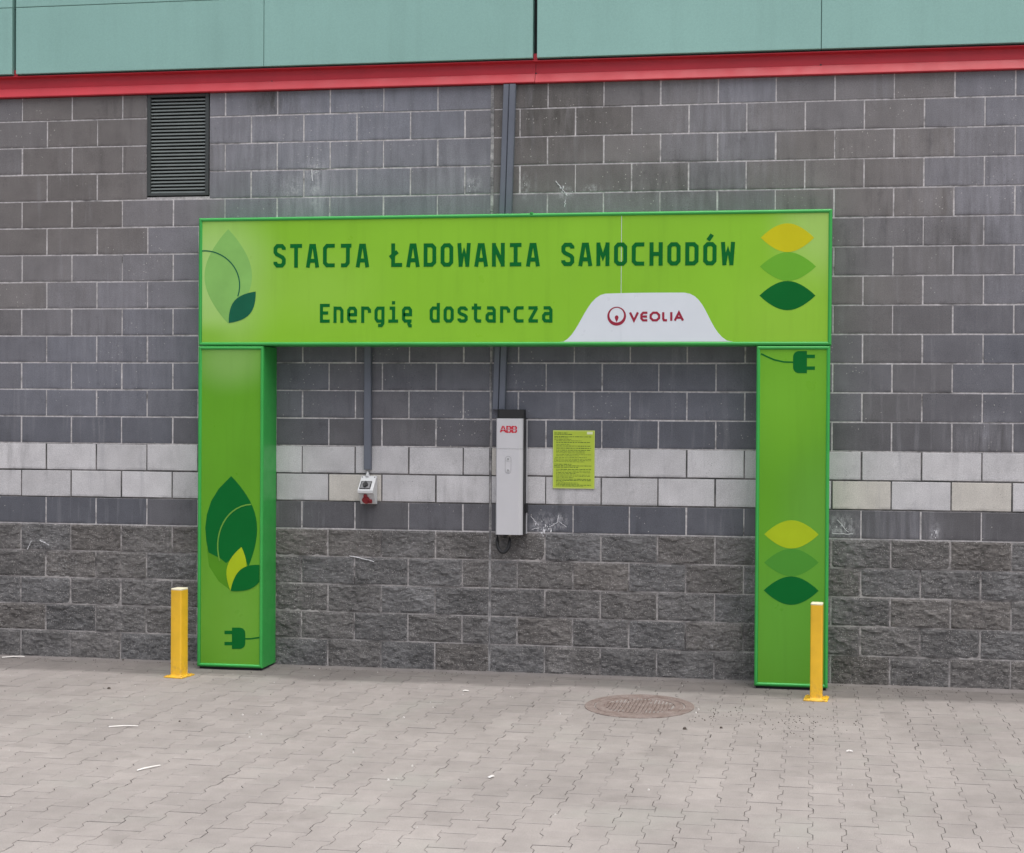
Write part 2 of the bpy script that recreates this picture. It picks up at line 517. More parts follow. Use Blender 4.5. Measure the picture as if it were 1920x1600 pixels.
class MB:
    """collects geometry in world coordinates"""
    def __init__(self):
        self.v = []
        self.f = []

    def add(self, vs, fs):
        n = len(self.v)
        self.v += [Vector(p) for p in vs]
        self.f += [[i + n for i in f] for f in fs]
        return self

    def box(self, x0, x1, y0, y1, z0, z1):
        vs = [(x, y, z) for x in (x0, x1) for y in (y0, y1) for z in (z0, z1)]
        return self.add(vs, [(0, 1, 3, 2), (4, 6, 7, 5), (0, 4, 5, 1), (2, 3, 7, 6), (0, 2, 6, 4), (1, 5, 7, 3)])

    def cbox(self, x0, x1, y0, y1, z0, z1, c=0.004):
        """box with chamfered front (y0) edges"""
        a = [(x0 + c, y0, z0 + c), (x1 - c, y0, z0 + c), (x1 - c, y0, z1 - c), (x0 + c, y0, z1 - c)]
        b = [(x0, y0 + c, z0), (x1, y0 + c, z0), (x1, y0 + c, z1), (x0, y0 + c, z1)]
        d = [(x0, y1, z0), (x1, y1, z0), (x1, y1, z1), (x0, y1, z1)]
        fs = [(0, 1, 2, 3), (11, 10, 9, 8)]
        for i in range(4):
            j = (i + 1) % 4
            fs += [(4 + i, 4 + j, j, i), (8 + i, 8 + j, 4 + j, 4 + i)]
        return self.add(a + b + d, fs)

    def prism(self, pts, yf, yb):
        """polygon in X,Z extruded from front yf to back yb"""
        n = len(pts)
        area = sum(pts[i][0] * pts[(i + 1) % n][1] - pts[(i + 1) % n][0] * pts[i][1] for i in range(n))
        if area < 0:
            pts = pts[::-1]
        vs = [(x, yf, z) for x, z in pts] + [(x, yb, z) for x, z in pts]
        fs = [list(range(n)), list(range(2 * n - 1, n - 1, -1))]
        for i in range(n):
            j = (i + 1) % n
            fs.append((i, n + i, n + j, j))
        return self.add(vs, fs)

    def stroke(self, pts, w, yf, yb, closed=False):
        """thick polyline in X,Z"""
        n = len(pts)
        P = [Vector(p) for p in pts]
        L, R = [], []
        for i in range(n):
            if closed:
                a, b = (P[i] - P[i - 1]).normalized(), (P[(i + 1) % n] - P[i]).normalized()
            else:
                a = (P[i] - P[i - 1]).normalized() if i else None
                b = (P[i + 1] - P[i]).normalized() if i < n - 1 else None
                a = a or b
                b = b or a
            na, nb = Vector((-a.y, a.x)), Vector((-b.y, b.x))
            m = na + nb
            if m.length < 1e-6:
                m = na
            m.normalize()
            k = min(1.0 / max(0.35, m.dot(na)), 2.2)
            L.append(P[i] + m * (k * w / 2))
            R.append(P[i] - m * (k * w / 2))
        vs, fs = [], []
        for q in (L, R):
            vs += [(p.x, yf, p.y) for p in q]
        for q in (L, R):
            vs += [(p.x, yb, p.y) for p in q]
        seg = n if closed else n - 1
        for i in range(seg):
            j = (i + 1) % n
            fs += [(n + i, n + j, j, i), (i, j, 2 * n + j, 2 * n + i), (3 * n + i, 3 * n + j, n + j, n + i)]
        if not closed:
            fs += [(0, 2 * n, 3 * n, n), (n - 1, 2 * n - 1, 4 * n - 1, 3 * n - 1)]
        return self.add(vs, fs)

    def tube(self, path, r, seg=8):
        P = [Vector(p) for p in path]
        base = len(self.v)
        vs, fs = [], []
        up = Vector((0, 0, 1))
        for i, p in enumerate(P):
            d = (P[min(i + 1, len(P) - 1)] - P[max(i - 1, 0)]).normalized()
            s = d.cross(up)
            if s.length < 1e-3:
                s = d.cross(Vector((0, 1, 0)))
            s.normalize()
            t = d.cross(s)
            rr = r[i] if isinstance(r, (list, tuple)) else r
            for k in range(seg):
                a = 2 * math.pi * k / seg
                vs.append(p + (s * math.cos(a) + t * math.sin(a)) * rr)
        for i in range(len(P) - 1):
            for k in range(seg):
                k2 = (k + 1) % seg
                fs.append((i * seg + k, i * seg + k2, (i + 1) * seg + k2, (i + 1) * seg + k))
        fs.append(list(range(seg))[::-1])
        fs.append([(len(P) - 1) * seg + k for k in range(seg)])
        return self.add(vs, fs)

    def lathe(self, cx, cy, prof, seg=48):
        """profile of (r, z) turned about a vertical axis"""
        n = len(prof)
        vs, fs = [], []
        for k in range(seg):
            a = 2 * math.pi * k / seg
            for r, z in prof:
                vs.append((cx + r * math.cos(a), cy + r * math.sin(a), z))
        for k in range(seg):
            k2 = (k + 1) % seg
            for i in range(n - 1):
                fs.append((k * n + i, k2 * n + i, k2 * n + i + 1, k * n + i + 1))
        return self.add(vs, fs)

    def build(self, name, mat, parent=None, smooth=False, fix=True):
        off = worldloc(parent) if parent else Vector((0, 0, 0))
        me = bpy.data.meshes.new(name)
        me.from_pydata([tuple(p - off) for p in self.v], [], self.f)
        if fix:
            bm = bmesh.new()
            bm.from_mesh(me)
            bmesh.ops.recalc_face_normals(bm, faces=bm.faces)
            bm.to_mesh(me)
            bm.free()
        if smooth:
            for p in me.polygons:
                p.use_smooth = True
        me.update()
        return link(name, me, mat, parent)


# ================================================================== THE GROUND
bed = MB().box(-60, 70, -120, 0.10, -0.25, -0.006).build('bedding_sand', M['bedding'])
tag(bed, kind='structure')

pavement = thing('pavement', None, None, (0, 0, 0), kind='structure')
PL, PW, WA, WB = 0.2007, 0.1455, 0.0838, 0.0617       # length, column pitch, half widths of the I-shaped paver
GAP, CH = 0.0010, 0.0011


def paver_outline(inset):
    h = PL / 2 - inset - 0.0009
    a, b = WA - inset, WB - inset
    return [(-a, -h), (a, -h), (a, -0.064), (b, -0.037), (b, 0.037), (a, 0.064), (a, h),
            (-a, h), (-a, 0.064), (-b, 0.037), (-b, -0.037), (-a, -0.064)]


def paver_geo():
    o1, o2 = paver_outline(GAP + CH), paver_outline(GAP)
    n = len(o1)
    vs = [(x, y, 0) for x, y in o1] + [(x, y, -CH) for x, y in o2] + [(x, y, -0.03) for x, y in o2]
    fs = [list(range(n))]
    for i in range(n):
        j = (i + 1) % n
        fs += [(n + i, n + j, j, i), (2 * n + i, 2 * n + j, n + j, n + i)]
    return vs, fs


pv, pf = paver_geo()
pme = bpy.data.meshes.new('paver')
pme.from_pydata(pv, [], pf)
pme.materials.append(M['paver'])
MAN = gnd(1199, 1324.5)
x0c = gnd(1519.2, 1585.5)[0]                              # a column boundary
y0c = gnd(1552, 1585.5)[1]                                # an end joint of the column right of it
cands = []
for k in range(-52, 28):
    cx = x0c + (k + 0.5) * PW
    for j in range(-30, 60):
        cy = y0c + (j + 0.5) * PL + (PL / 2 if k % 2 else 0)
        if cy > 0.06 or cy < -6.2 or cx < -1.6 or cx > 9.2:
            continue
        if math.hypot(cx - MAN[0], cy - MAN[1]) < 0.21:
            continue
        px, py = topx((cx, cy, 0))
        inside = -20 < px < 1940 and py < 1640
        dist = (Vector((cx, cy, 0)) - CAM).length
        cands.append((0 if inside else 1, dist, cx, cy))
cands.sort()
rs = random.Random(3)
rest = MB()
for i, (o_, d_, cx, cy) in enumerate(cands):
    z = rs.gauss(0, 0.0005)
    rx, ry, rz = rs.gauss(0, 0.003), rs.gauss(0, 0.003), rs.gauss(0, 0.006)
    cx += rs.gauss(0, 0.0008)
    if i < 300:
        o = link('paver', pme, None, pavement, (cx, cy, z))
        o.rotation_euler = (rx, ry, rz)
    else:
        mt = Matrix.Translation((cx, cy, z)) @ Matrix.Rotation(rz, 4, 'Z') @ Matrix.Rotation(ry, 4, 'Y') @ Matrix.Rotation(rx, 4, 'X')
        rest.add([mt @ Vector(p) for p in pv], pf)
tag(rest.build('distant_pavers', M['paver'], pavement, fix=False), kind='stuff')
# paving further off, behind and beside the laid pavers
far = MB()
for a in ((-60, -1.62, -120, 0.0), (9.22, 70, -120, 0.0), (-1.62, 9.22, -120, -6.2)):
    far.box(a[0], a[1], a[2], a[3], -0.05, -0.002)
far.build('paving_sheet', M['paver'], pavement)

# silted-up strip at the foot of the wall
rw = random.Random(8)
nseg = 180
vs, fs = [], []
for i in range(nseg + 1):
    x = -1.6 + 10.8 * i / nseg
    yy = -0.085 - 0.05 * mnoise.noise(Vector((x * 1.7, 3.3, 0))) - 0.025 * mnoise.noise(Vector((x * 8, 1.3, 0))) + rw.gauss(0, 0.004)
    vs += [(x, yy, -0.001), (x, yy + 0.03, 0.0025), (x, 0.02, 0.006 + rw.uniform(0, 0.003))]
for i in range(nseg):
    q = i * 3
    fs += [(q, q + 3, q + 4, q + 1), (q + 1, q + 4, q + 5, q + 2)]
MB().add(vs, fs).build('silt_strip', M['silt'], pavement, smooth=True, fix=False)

# ================================================================== THE WALL
RNG = random.Random(11)


def smooth_block_mesh(w, h, cache={}):
    key = (round(w, 3), round(h, 3))
    if key not in cache:
        mb = MB().cbox(-w / 2, w / 2, 0.0, 0.05, -h / 2, h / 2, 0.0022)
        me = bpy.data.meshes.new('block')
        me.from_pydata([tuple(p) for p in mb.v], [], mb.f)
        me.materials.append(M['block'])
        cache[key] = me
    return cache[key]


def rough_block_mesh(w, h, var, cache={}):
    key = (round(w, 3), round(h, 3), var)
    if key not in cache:
        nx, nz = max(6, int(round(w / 0.014))), 14
        vs, fs = [], []
        seed = Vector((var * 13.7, w * 31, 4.2))
        for j in range(nz + 1):
            for i in range(nx + 1):
                x, z = -w / 2 + w * i / nx, -h / 2 + h * j / nz
                border = i in (0, nx) or j in (0, nz)
                if border:
                    y = 0.0004 - 0.0035 * abs(mnoise.noise(Vector((x * 25, z * 25, 0)) + seed))
                else:
                    e = min(i, nx - i, (j) * 1.2, (nz - j) * 1.2)
                    n = mnoise.fractal(Vector((x * 18, z * 30, 0)) + seed, 1.0, 2.0, 4)
                    y = min(-0.0012, -0.0042 - n * 0.0092)
                    x += 0.005 * mnoise.noise(Vector((x * 60, z * 60, 3)) + seed)
                    z += 0.005 * mnoise.noise(Vector((x * 60, z * 60, 9)) + seed)
                vs.append((x, y, z))
        W = nx + 1
        for j in range(nz):
            for i in range(nx):
                a, b, c, d = j * W + i, j * W + i + 1, (j + 1) * W + i + 1, (j + 1) * W + i
                if (i + j) % 2:
                    fs += [(a, b, c), (a, c, d)]
                else:
                    fs += [(a, b, d), (b, c, d)]
        n0 = len(vs)
        ring = [i for i in range(W)] + [j * W + nx for j in range(1, nz + 1)] + [nz * W + i for i in range(nx - 1, -1, -1)] + [j * W for j in range(nz - 1, 0, -1)]
        for r in ring:
            vs.append((vs[r][0], 0.05, vs[r][2]))
        m = len(ring)
        for i in range(m):
            j = (i + 1) % m
            fs.append((n0 + i, n0 + j, ring[j], ring[i]))
        me = bpy.data.meshes.new('block')
        me.from_pydata(vs, [], fs)
        me.materials.append(M['rough'])
        cache[key] = me
    return cache[key]


LOUV = (0.992, 1.476, 3.425)


def block_colour(n, X, z):
    r = RNG
    g = mnoise.noise(Vector((X * 0.8, z * 0.9, 1.7)))
    g2 = mnoise.noise(Vector((X * 0.55 + 9, z * 0.5, 5.1)))
    if n >= 17:
        v = 0.182 * (1 + 0.13 * g + r.uniform(-0.09, 0.09))
        w = r.uniform(-0.03, 0.03)
        return (v * (1.015 + w), v * 0.98, v * (0.97 - w), 1)
    if n in (14, 15):
        v = 0.53 * (1 + 0.06 * g + r.uniform(-0.09, 0.09))
        if r.random() < 0.12:
            return (v * 1.0, v * 0.955, v * 0.885, 1)
        return (v, v * 0.985, v * 1.01, 1)
    v = (0.186 if n <= 8 else 0.160 if n <= 12 else 0.130) * (1 + 0.15 * g + r.uniform(-0.035, 0.035))
    if n == 16:
        v *= 0.92
    warm = g2 * 1.0 + r.uniform(-0.10, 0.10) - 0.05
    if 5.4 < X < 6.7 and n <= 5:
        warm += 0.5
    if 3.7 < X < 4.5 and n <= 4:
        warm += 0.5
        v *= 0.84
    if X < 1.0 and n <= 6:
        warm += 0.35
        v *= 0.88
    if n >= 10:
        warm -= 0.25
    k = max(-1.0, min(1.0, warm / 0.45))
    if k > 0:
        return (v * (1.0 + 0.02 * k), v * (0.985 - 0.03 * k), v * (1.07 - 0.13 * k), 1)
    return (v * (1.0 + 0.05 * k), v * 0.985, v * (1.08 - 0.07 * k), 1)


def build_wall(root, xa, xb, ctrl_left):
    # mortar backing, one strip per band of courses
    lo, hi = xa, xb
    for (za, zb, mat, nm) in ((-0.2, 0.995, 'mortar_rough', 'mortar'), (0.995, 1.195, 'mortar_light', 'mortar'),
                              (1.195, 1.597, 'mortar_dark', 'mortar'), (1.597, 4.172, 'mortar_light', 'mortar')):
        mb = MB()
        yf = 0.0014 if zb < 1 else 0.0034
        if zb > 4 and lo < 1.2 < hi:
            mb.box(lo, hi, yf, 0.24, za, LOUV[2] - 0.006)
            mb.box(lo, LOUV[0] - 0.004, yf, 0.24, LOUV[2] - 0.006, zb)
            mb.box(LOUV[1] + 0.004, hi, yf, 0.24, LOUV[2] - 0.006, zb)
        else:
            mb.box(lo, hi, yf, 0.24, za, zb)
        mb.build(nm, M[mat], root)
    for n in range(1, 22):
        zt, zb = 4.2 - 0.2 * (n - 1), 4.0 - 0.2 * (n - 1)
        offx = 0.0 if n % 2 else 0.2
        edges = [xa]
        k = math.floor((xa - offx) / 0.4) + 1
        while offx + 0.4 * k < xb - 0.03:
            if offx + 0.4 * k > xa + 0.03:
                edges.append(offx + 0.4 * k)
            k += 1
        edges.append(xb)
        for a, b in zip(edges[:-1], edges[1:]):
            spans = [(a, b)]
            if n <= 4:
                sp2 = []
                for s, e in spans:
                    if e <= LOUV[0] + 0.01 or s >= LOUV[1] - 0.01:
                        sp2.append((s, e))
                    else:
                        if s < LOUV[0] - 0.05:
                            sp2.append((s, LOUV[0]))
                        if e > LOUV[1] + 0.05:
                            sp2.append((LOUV[1], e))
                spans = sp2
            for s, e in spans:
                j = 0.005
                s2 = s + (j if s > xa + 1e-4 else 0.002)
                e2 = e - (j if e < xb - 1e-4 else 0.002)
                z0, z1 = zb + j, zt - j
                if n == 1:
                    z1 = 4.1715
                if n == 21:
                    z0 = -0.05
                w, h = e2 - s2, z1 - z0
                xm, zm = (s2 + e2) / 2, (z0 + z1) / 2
                if n >= 17:
                    me = rough_block_mesh(w, h, RNG.randrange(4) if w > 0.3 else RNG.randrange(2))
                    y = RNG.uniform(-0.001, 0.002)
                else:
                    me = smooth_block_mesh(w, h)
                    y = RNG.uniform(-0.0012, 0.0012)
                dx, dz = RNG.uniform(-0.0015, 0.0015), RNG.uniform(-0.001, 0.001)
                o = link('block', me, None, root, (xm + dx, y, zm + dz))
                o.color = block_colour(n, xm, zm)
                o.scale = (1 + RNG.uniform(-0.005, 0.004), 1, 1 + RNG.uniform(-0.009, 0.006))
                o.rotation_euler = (RNG.uniform(-0.004, 0.004), RNG.uniform(-0.0035, 0.0035), RNG.uniform(-0.0035, 0.0035))


wall_a = thing('block_wall', 'grey concrete block wall section with the louvred vent and the switched socket box on it', 'wall', (1.2, 0, 0), 'block wall sections')
build_wall(wall_a, -1.4, 3.593, False)
wall_b = thing('block_wall', 'grey concrete block wall section with the wall charger and the yellow-green notice on it', 'wall', (6.0, 0, 0), 'block wall sections')
build_wall(wall_b, 3.607, 8.6, True)
for root, xa, xb in ((wall_a, -14.0, -1.402), (wall_b, 8.602, 22.0)):
    o = MB().box(xa, xb, 0.001, 0.24, -0.2, 4.1715).build('plain_wall_run', M['block'], root)
    o.color = (0.17, 0.167, 0.178, 1)
# sealed movement joint between the two sections
mb = MB()
zz = -0.02
while zz < 4.165:
    z2 = min(4.17, zz + 0.11)
    w = 0.0062 if zz < 3.2 else 0.011
    a = 3.6 - w + RNG.uniform(-0.0012, 0.001)
    b = 3.6 + w + RNG.uniform(-0.001, 0.0012)
    yf = 0.001 if zz < 3.2 else -0.003
    mb.box(a, b, yf + RNG.uniform(-0.001, 0.001), 0.03, zz, z2 + 0.0004)
    zz = z2
mb.build('joint_sealant', M['sealant'], wall_a)


# white splashes and plaster marks on the wall
def splash(px, py, n, sx, sy, tails, parent, seed, size=0.010):
    r = random.Random(seed)
    cx, cz = wallp(px, py)
    mb = MB()
    y = -0.0018 if cz > 1.0 else -0.009
    n = n // 2 + 2
    size *= 0.8
    for i in range(n):
        k = r.random()
        x, z = cx + r.gauss(0, sx), cz + r.gauss(0, sy)
        s = size * (0.12 + 0.75 * k ** 3)
        el = r.uniform(0.9, 2.2)
        pts = []
        a0 = r.uniform(0, 6)
        m = r.randrange(5, 9)
        for q in range(m):
            a = a0 + 2 * math.pi * q / m
            rr = s * r.uniform(0.5, 1.15)
            pts.append((x + rr * math.cos(a) * 0.75, z + rr * math.sin(a) * el))
        mb.prism(pts, y - 0.00004 * i, y + 0.02)
    for (ax, ay, bx, by) in tails:
        A, B = wallp(ax, ay), wallp(bx, by)
        pts = []
        for q in range(9):
            t = q / 8
            pts.append((A[0] + (B[0] - A[0]) * t + r.gauss(0, 0.0016), A[1] + (B[1] - A[1]) * t + r.gauss(0, 0.0016)))
        mb.stroke(pts, r.uniform(0.0022, 0.0036), y - 0.0014, y + 0.02)
    mb.build('plaster_splash', M['splash'], parent)


splash(1017, 992, 46, 0.020, 0.030, [(995, 968, 1010, 985), (1010, 990, 997, 993), (1048, 965, 1045, 980), (1062, 988, 1048, 978), (1045, 980, 1030, 988)], wall_b, 1, 0.011)
splash(1016, 998, 16, 0.010, 0.016, [], wall_b, 31, 0.016)
splash(1033, 992, 12, 0.008, 0.016, [], wall_b, 32, 0.010)
splash(1030, 990, 26, 0.018, 0.018, [], wall_b, 21, 0.008)
splash(1055, 352, 14, 0.018, 0.015, [(1042, 340, 1052, 352), (1052, 352, 1064, 368), (1060, 375, 1059, 388)], wall_b, 2, 0.010)
splash(1065, 364, 14, 0.014, 0.009, [], wall_b, 3, 0.010)
splash(1110, 354, 8, 0.02, 0.010, [], wall_b, 4, 0.007)
splash(985, 350, 10, 0.012, 0.03, [], wall_b, 5, 0.007)
splash(1752, 1002, 12, 0.012, 0.022, [], wall_b, 6, 0.010)
splash(1574, 988, 26, 0.035, 0.022, [(1560, 1000, 1600, 1002), (1570, 975, 1590, 998)], wall_b, 7, 0.006)
splash(885, 348, 9, 0.022, 0.018, [], wall_a, 8, 0.007)
splash(590, 322, 18, 0.035, 0.012, [(585, 318, 586, 340)], wall_a, 9, 0.008)
splash(595, 298, 16, 0.03, 0.020, [], wall_a, 10, 0.005)
splash(88, 1018, 10, 0.02, 0.008, [(75, 1013, 93, 1022), (60, 1015, 52, 1030)], wall_a, 12, 0.006)
splash(660, 1044, 5, 0.03, 0.004, [(655, 1042, 675, 1046), (675, 1046, 702, 1053)], wall_a, 13, 0.005)
splash(874, 1042, 4, 0.003, 0.008, [], wall_a, 14, 0.006)

# ================================================================== RED BEAM AND CLADDING
beam = thing('steel_beam', 'long red painted steel channel running along the top of the block wall', 'beam', (3.9, 0, 4.175))


def channel(x0, x1, dz):
    prof = [(0.23, 4.175), (-0.030, 4.175), (-0.032, 4.181), (-0.004, 4.243), (0.008, 4.247), (0.008, 4.322), (-0.030, 4.327), (-0.030, 4.333), (0.23, 4.333)]
    n = len(prof)
    vs = [(x, y, z + dz) for x in (x0, x1) for y, z in prof]
    fs = [list(range(n))[::-1], list(range(n, 2 * n))]
    for i in range(n):
        j = (i + 1) % n
        fs.append((i, j, n + j, n + i))
    return MB().add(vs, fs).build('beam_length', M['red'], beam)


channel(-60, 3.9085, 0.0)
channel(3.9115, 70, -0.0025)
for px, py in ((1004, 137), (1539, 121), (508, 152)):
    X, Z = wallp(px, py, -0.014)
    MB().tube([(X, 0.012, Z), (X, 0.002, Z)], 0.007, 8).build('bolt', M['void'], beam)

clad = thing('metal_cladding', 'pale teal flat metal cladding panels above the red beam', 'cladding', (3.9, 0, 4.34))
MB().box(-60, 70, 0.03, 0.24, 4.334, 6.0).build('backing', M['void'], clad)
ZB, ZJ, ZT, YF = 4.345, 4.838, 6.0, -0.045
verts = [-6.03, -4.04, -2.04, -0.042, 1.911, 3.912, 5.904, 7.90, 9.9, 11.9]
for i, (a, b) in enumerate(zip(verts[:-1], verts[1:])):
    ga = 0.016 if i % 2 == 1 else 0.002
    gb = 0.002 if i % 2 == 1 else 0.016
    for (z0, z1) in ((ZB, ZJ - 0.002), (ZJ + 0.002, ZT)):
        me = MB().cbox(a + ga, b - gb, YF, 0.02, z0, z1, 0.003).build('cladding_panel', M['clad'], clad)
MB().box(-60, -6.05, YF, 0.02, ZB, ZT).build('cladding_panel', M['clad'], clad)
MB().box(11.92, 70, YF, 0.02, ZB, ZT).build('cladding_panel', M['clad'], clad)
for X in (-0.042, 3.912):
    MB().box(X - 0.0135, X + 0.0135, -0.015, 0.028, 4.3335, 4.382).build('gap_bracket', M['red'], clad)

# ================================================================== LOUVRE
lou = thing('louvre_vent', 'dark grey-green metal louvre vent with horizontal blades under the red beam', 'vent', (1.234, 0, 3.425))
LX0, LX1, LZ0, LZ1 = 0.995, 1.473, 3.428, 4.172
mb = MB()
mb.cbox(LX0, LX0 + 0.026, -0.004, 0.10, LZ0, LZ1, 0.002)
mb.cbox(LX1 - 0.026, LX1, -0.004, 0.10, LZ0, LZ1, 0.002)
mb.cbox(LX0 + 0.026, LX1 - 0.026, -0.0035, 0.10, LZ0, LZ0 + 0.02, 0.002)
mb.cbox(LX0 + 0.026, LX1 - 0.026, -0.0035, 0.10, LZ1 - 0.02, LZ1, 0.002)
mb.build('frame', M['louvre_frame'], lou)
MB().box(LX0 + 0.003, LX1 - 0.003, 0.085, 0.12, LZ0 + 0.003, LZ1 - 0.003).build('back_plate', M['void'], lou)
NB = 28
pitch = (LZ1 - LZ0 - 0.042) / NB
bmesh_ = MB()
x0, x1 = -(LX1 - LX0) / 2 + 0.027, (LX1 - LX0) / 2 - 0.027
prof = [(0.0, 0.0), (0.004, -0.0015), (0.05, 0.026), (0.0475, 0.0285), (0.012, 0.0095), (0.0015, 0.0105)]
n = len(prof)
vs = [(x, y, z) for x in (x0, x1) for y, z in prof]
fs = [list(range(n))[::-1], list(range(n, 2 * n))] + [(i, (i + 1) % n, n + (i + 1) % n, n + i) for i in range(n)]
bme = bpy.data.meshes.new('blade')
bme.from_pydata(vs, [], fs)
bme.materials.append(M['louvre'])
for i in range(NB):
    o = link('blade', bme, None, lou, ((LX0 + LX1) / 2, 0.006, LZ0 + 0.0215 + pitch * i))
    o.rotation_euler = (RNG.gauss(0, 0.02), RNG.gauss(0, 0.002), 0)


# ================================================================== CONDUITS
def conduit(label, xa, za, xb, zb, w, d, group):
    """flat trunking from (xa,za) bottom to (xb,zb) top"""
    L = math.hypot(xb - xa, zb - za)
    t = thing('cable_trunking', label, 'conduit', (xa, -0.0026, za), group)
    t.rotation_euler = (0, math.atan2(xb - xa, zb - za), 0)
    c = 0.003
    pr = [(-w / 2, 0), (-w / 2, -d + c), (-w / 2 + c, -d), (w / 2 - c, -d), (w / 2, -d + c), (w / 2, 0)]
    vs = [(x, y, z) for z in (0, L) for x, y in pr]
    n = len(pr)
    fs = [list(range(n)), list(range(2 * n - 1, n - 1, -1))] + [(i, n + i, n + (i + 1) % n, (i + 1) % n) for i in range(n)]
    me = bpy.data.meshes.new('base_channel')
    me.from_pydata(vs, [], fs)
    link('base_channel', me, M['conduit'], t)
    me = bpy.data.meshes.new('lid')
    lw = w - 0.008
    z0, z1 = 0.004, L - 0.004
    mb = MB().box(-lw / 2, lw / 2, -d - 0.0022, -d + 0.001, z0, z1)
    me.from_pydata([tuple(p) for p in mb.v], [], mb.f)
    link('lid', me, M['conduit'], t)
    return t


conduit('slate grey cable trunking close to the sealed wall joint, of a leaning pair', 3.640, 1.87, 3.7065, 4.168, 0.041, 0.032, 'paired trunking')
conduit('slate grey cable trunking of the leaning pair, the one ending behind the wall charger', 3.688, 1.87, 3.7525, 4.168, 0.044, 0.036, 'paired trunking')
conduit('slate grey vertical cable trunking ending just above the white socket box', 2.701, 1.432, 2.697, 3.10, 0.052, 0.030, 'single trunking')

# ================================================================== CHARGING STATION SIGN GATE
YS = -0.25                                                # front of the frames
SX0, SX1, SZ0, SZ1 = 1.516, 5.986, 2.310, 3.2225
LEGW, LZB = 0.490, 0.018
gate = thing('charging_station_sign', 'lime green charging station sign arch of a lettered lintel box on two printed legs', 'sign', (3.75, -0.125, 0))


def frame_box(name, x0, x1, z0, z1, body_back=-0.0035):
    """light box: body, four rounded frame bars with mitred corners, returns inner opening"""
    MB().box(x0 + 0.0015, x1 - 0.0015, YS + 0.016, body_back, z0 + 0.0015, z1 - 0.0015).build(name, M['green'], gate)
    fw = 0.025
    # bar cross-section: offset from outer edge (o) and y
    sec = [(0.0, YS + 0.020), (0.0, YS + 0.006), (0.004, YS + 0.001), (0.011, YS - 0.001), (0.019, YS + 0.002), (0.024, YS + 0.009), (0.025, YS + 0.018)]
    c = [(x0, z0), (x1, z0), (x1, z1), (x0, z1)]
    inn = [(1, 1), (-1, 1), (-1, -1), (1, -1)]
    for s in range(4):
        e = (s + 1) % 4
        vs = []
        for (cx, cz), (ix, iz) in ((c[s], inn[s]), (c[e], inn[e])):
            vs += [(cx + ix * o, y, cz + iz * o) for o, y in sec]
        n = len(sec)
        # tiny mitre gap
        d = (Vector((vs[n][0], 0, vs[n][2])) - Vector((vs[0][0], 0, vs[0][2]))).normalized() * 0.0007
        vs = [Vector(p) + d for p in vs[:n]] + [Vector(p) - d for p in vs[n:]]
        fs = [(i, i + 1, n + i + 1, n + i) for i in range(n - 1)] + [list(range(n)), list(range(2 * n - 1, n - 1, -1)), (0, n, 2 * n - 1, n - 1)]
        o = MB().add(vs, fs).build('frame_bar', M['green'], gate, smooth=True)
        o.data.set_sharp_from_angle(angle=0.9)
    return (x0 + fw, x1 - fw, z0 + fw, z1 - fw)


YP = YS + 0.010                                           # printed panel face
LX = (SX0, SX0 + LEGW)
RX = (SX1 - LEGW - 0.006, SX1 - 0.006)
bi = frame_box('lintel_box', SX0, SX1, SZ0 + 0.003, SZ1)
li = frame_box('leg_box', LX[0], LX[1], LZB, SZ0 - 0.001)
ri = frame_box('leg_box', RX[0], RX[1], LZB, SZ0 - 0.001)
seamX = wallp(1165, 480, YP)[0]
for (a, b) in ((bi[0] - 0.002, seamX - 0.0022), (seamX + 0.0022, bi[1] + 0.002)):
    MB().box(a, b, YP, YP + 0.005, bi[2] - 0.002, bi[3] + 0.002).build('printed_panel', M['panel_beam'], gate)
MB().box(seamX - 0.0018, seamX + 0.0018, YP + 0.001, YP + 0.0055, bi[2] - 0.0015, bi[3] + 0.0015).build('seam_strip', M['white_print'], gate)
for q in (li, ri):
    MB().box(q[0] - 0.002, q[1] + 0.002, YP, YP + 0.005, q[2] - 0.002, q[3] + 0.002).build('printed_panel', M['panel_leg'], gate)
for q in (LX, RX):
    MB().box(q[0] + 0.012, q[1] - 0.012, YS + 0.02, -0.02, 0.001, LZB + 0.004).build('foot', M['void'], gate)
# small round nut on top of the lintel
X, Z = wallp(997, 399, YS + 0.01)
MB().tube([(X, YS + 0.006, SZ1 - 0.004), (X, YS + 0.006, SZ1 + 0.006)], 0.012, 10).build('lifting_lug', M['green'], gate)


def P(x, y):
    return wallp(x, y, YP)


def clip_poly(pts, x0, x1):
    def cl(pts, ins, inter):
        out = []
        for i in range(len(pts)):
            a, b = pts[i - 1], pts[i]
            if ins(b):
                if not ins(a):
                    out.append(inter(a, b))
                out.append(b)
            elif ins(a):
                out.append(inter(a, b))
        return out

    def at(xc):
        return lambda a, b: (xc, a[1] + (b[1] - a[1]) * (xc - a[0]) / (b[0] - a[0]))
    pts = cl(pts, lambda p: p[0] >= x0, at(x0))
    return cl(pts, lambda p: p[0] <= x1, at(x1))


LAY = [0]


def decal(name, pts, mat, layer, px=True, clip=None):
    pts = [P(*p) for p in pts] if px else pts
    if clip:
        pts = clip_poly(pts, clip[0], clip[1])
    y = YP - 0.0006 * layer
    return MB().prism(pts, y, y + 0.0005).build(name, mat, gate)


def arcpts(A, B, bulge, n=14):
    """points from A to B bowing sideways by bulge (px), parabola-like with pointed ends"""
    A, B = Vector(A), Vector(B)
    d = B - A
    nrm = Vector((d.y, -d.x)).normalized()
    return [tuple(A + d * (i / n) + nrm * (bulge * math.sin(math.pi * i / n) ** 0.92)) for i in range(n + 1)]


def lens(A, B, b1, b2, n=14):
    return arcpts(A, B, b1, n) + arcpts(B, A, b2, n)[1:-1]


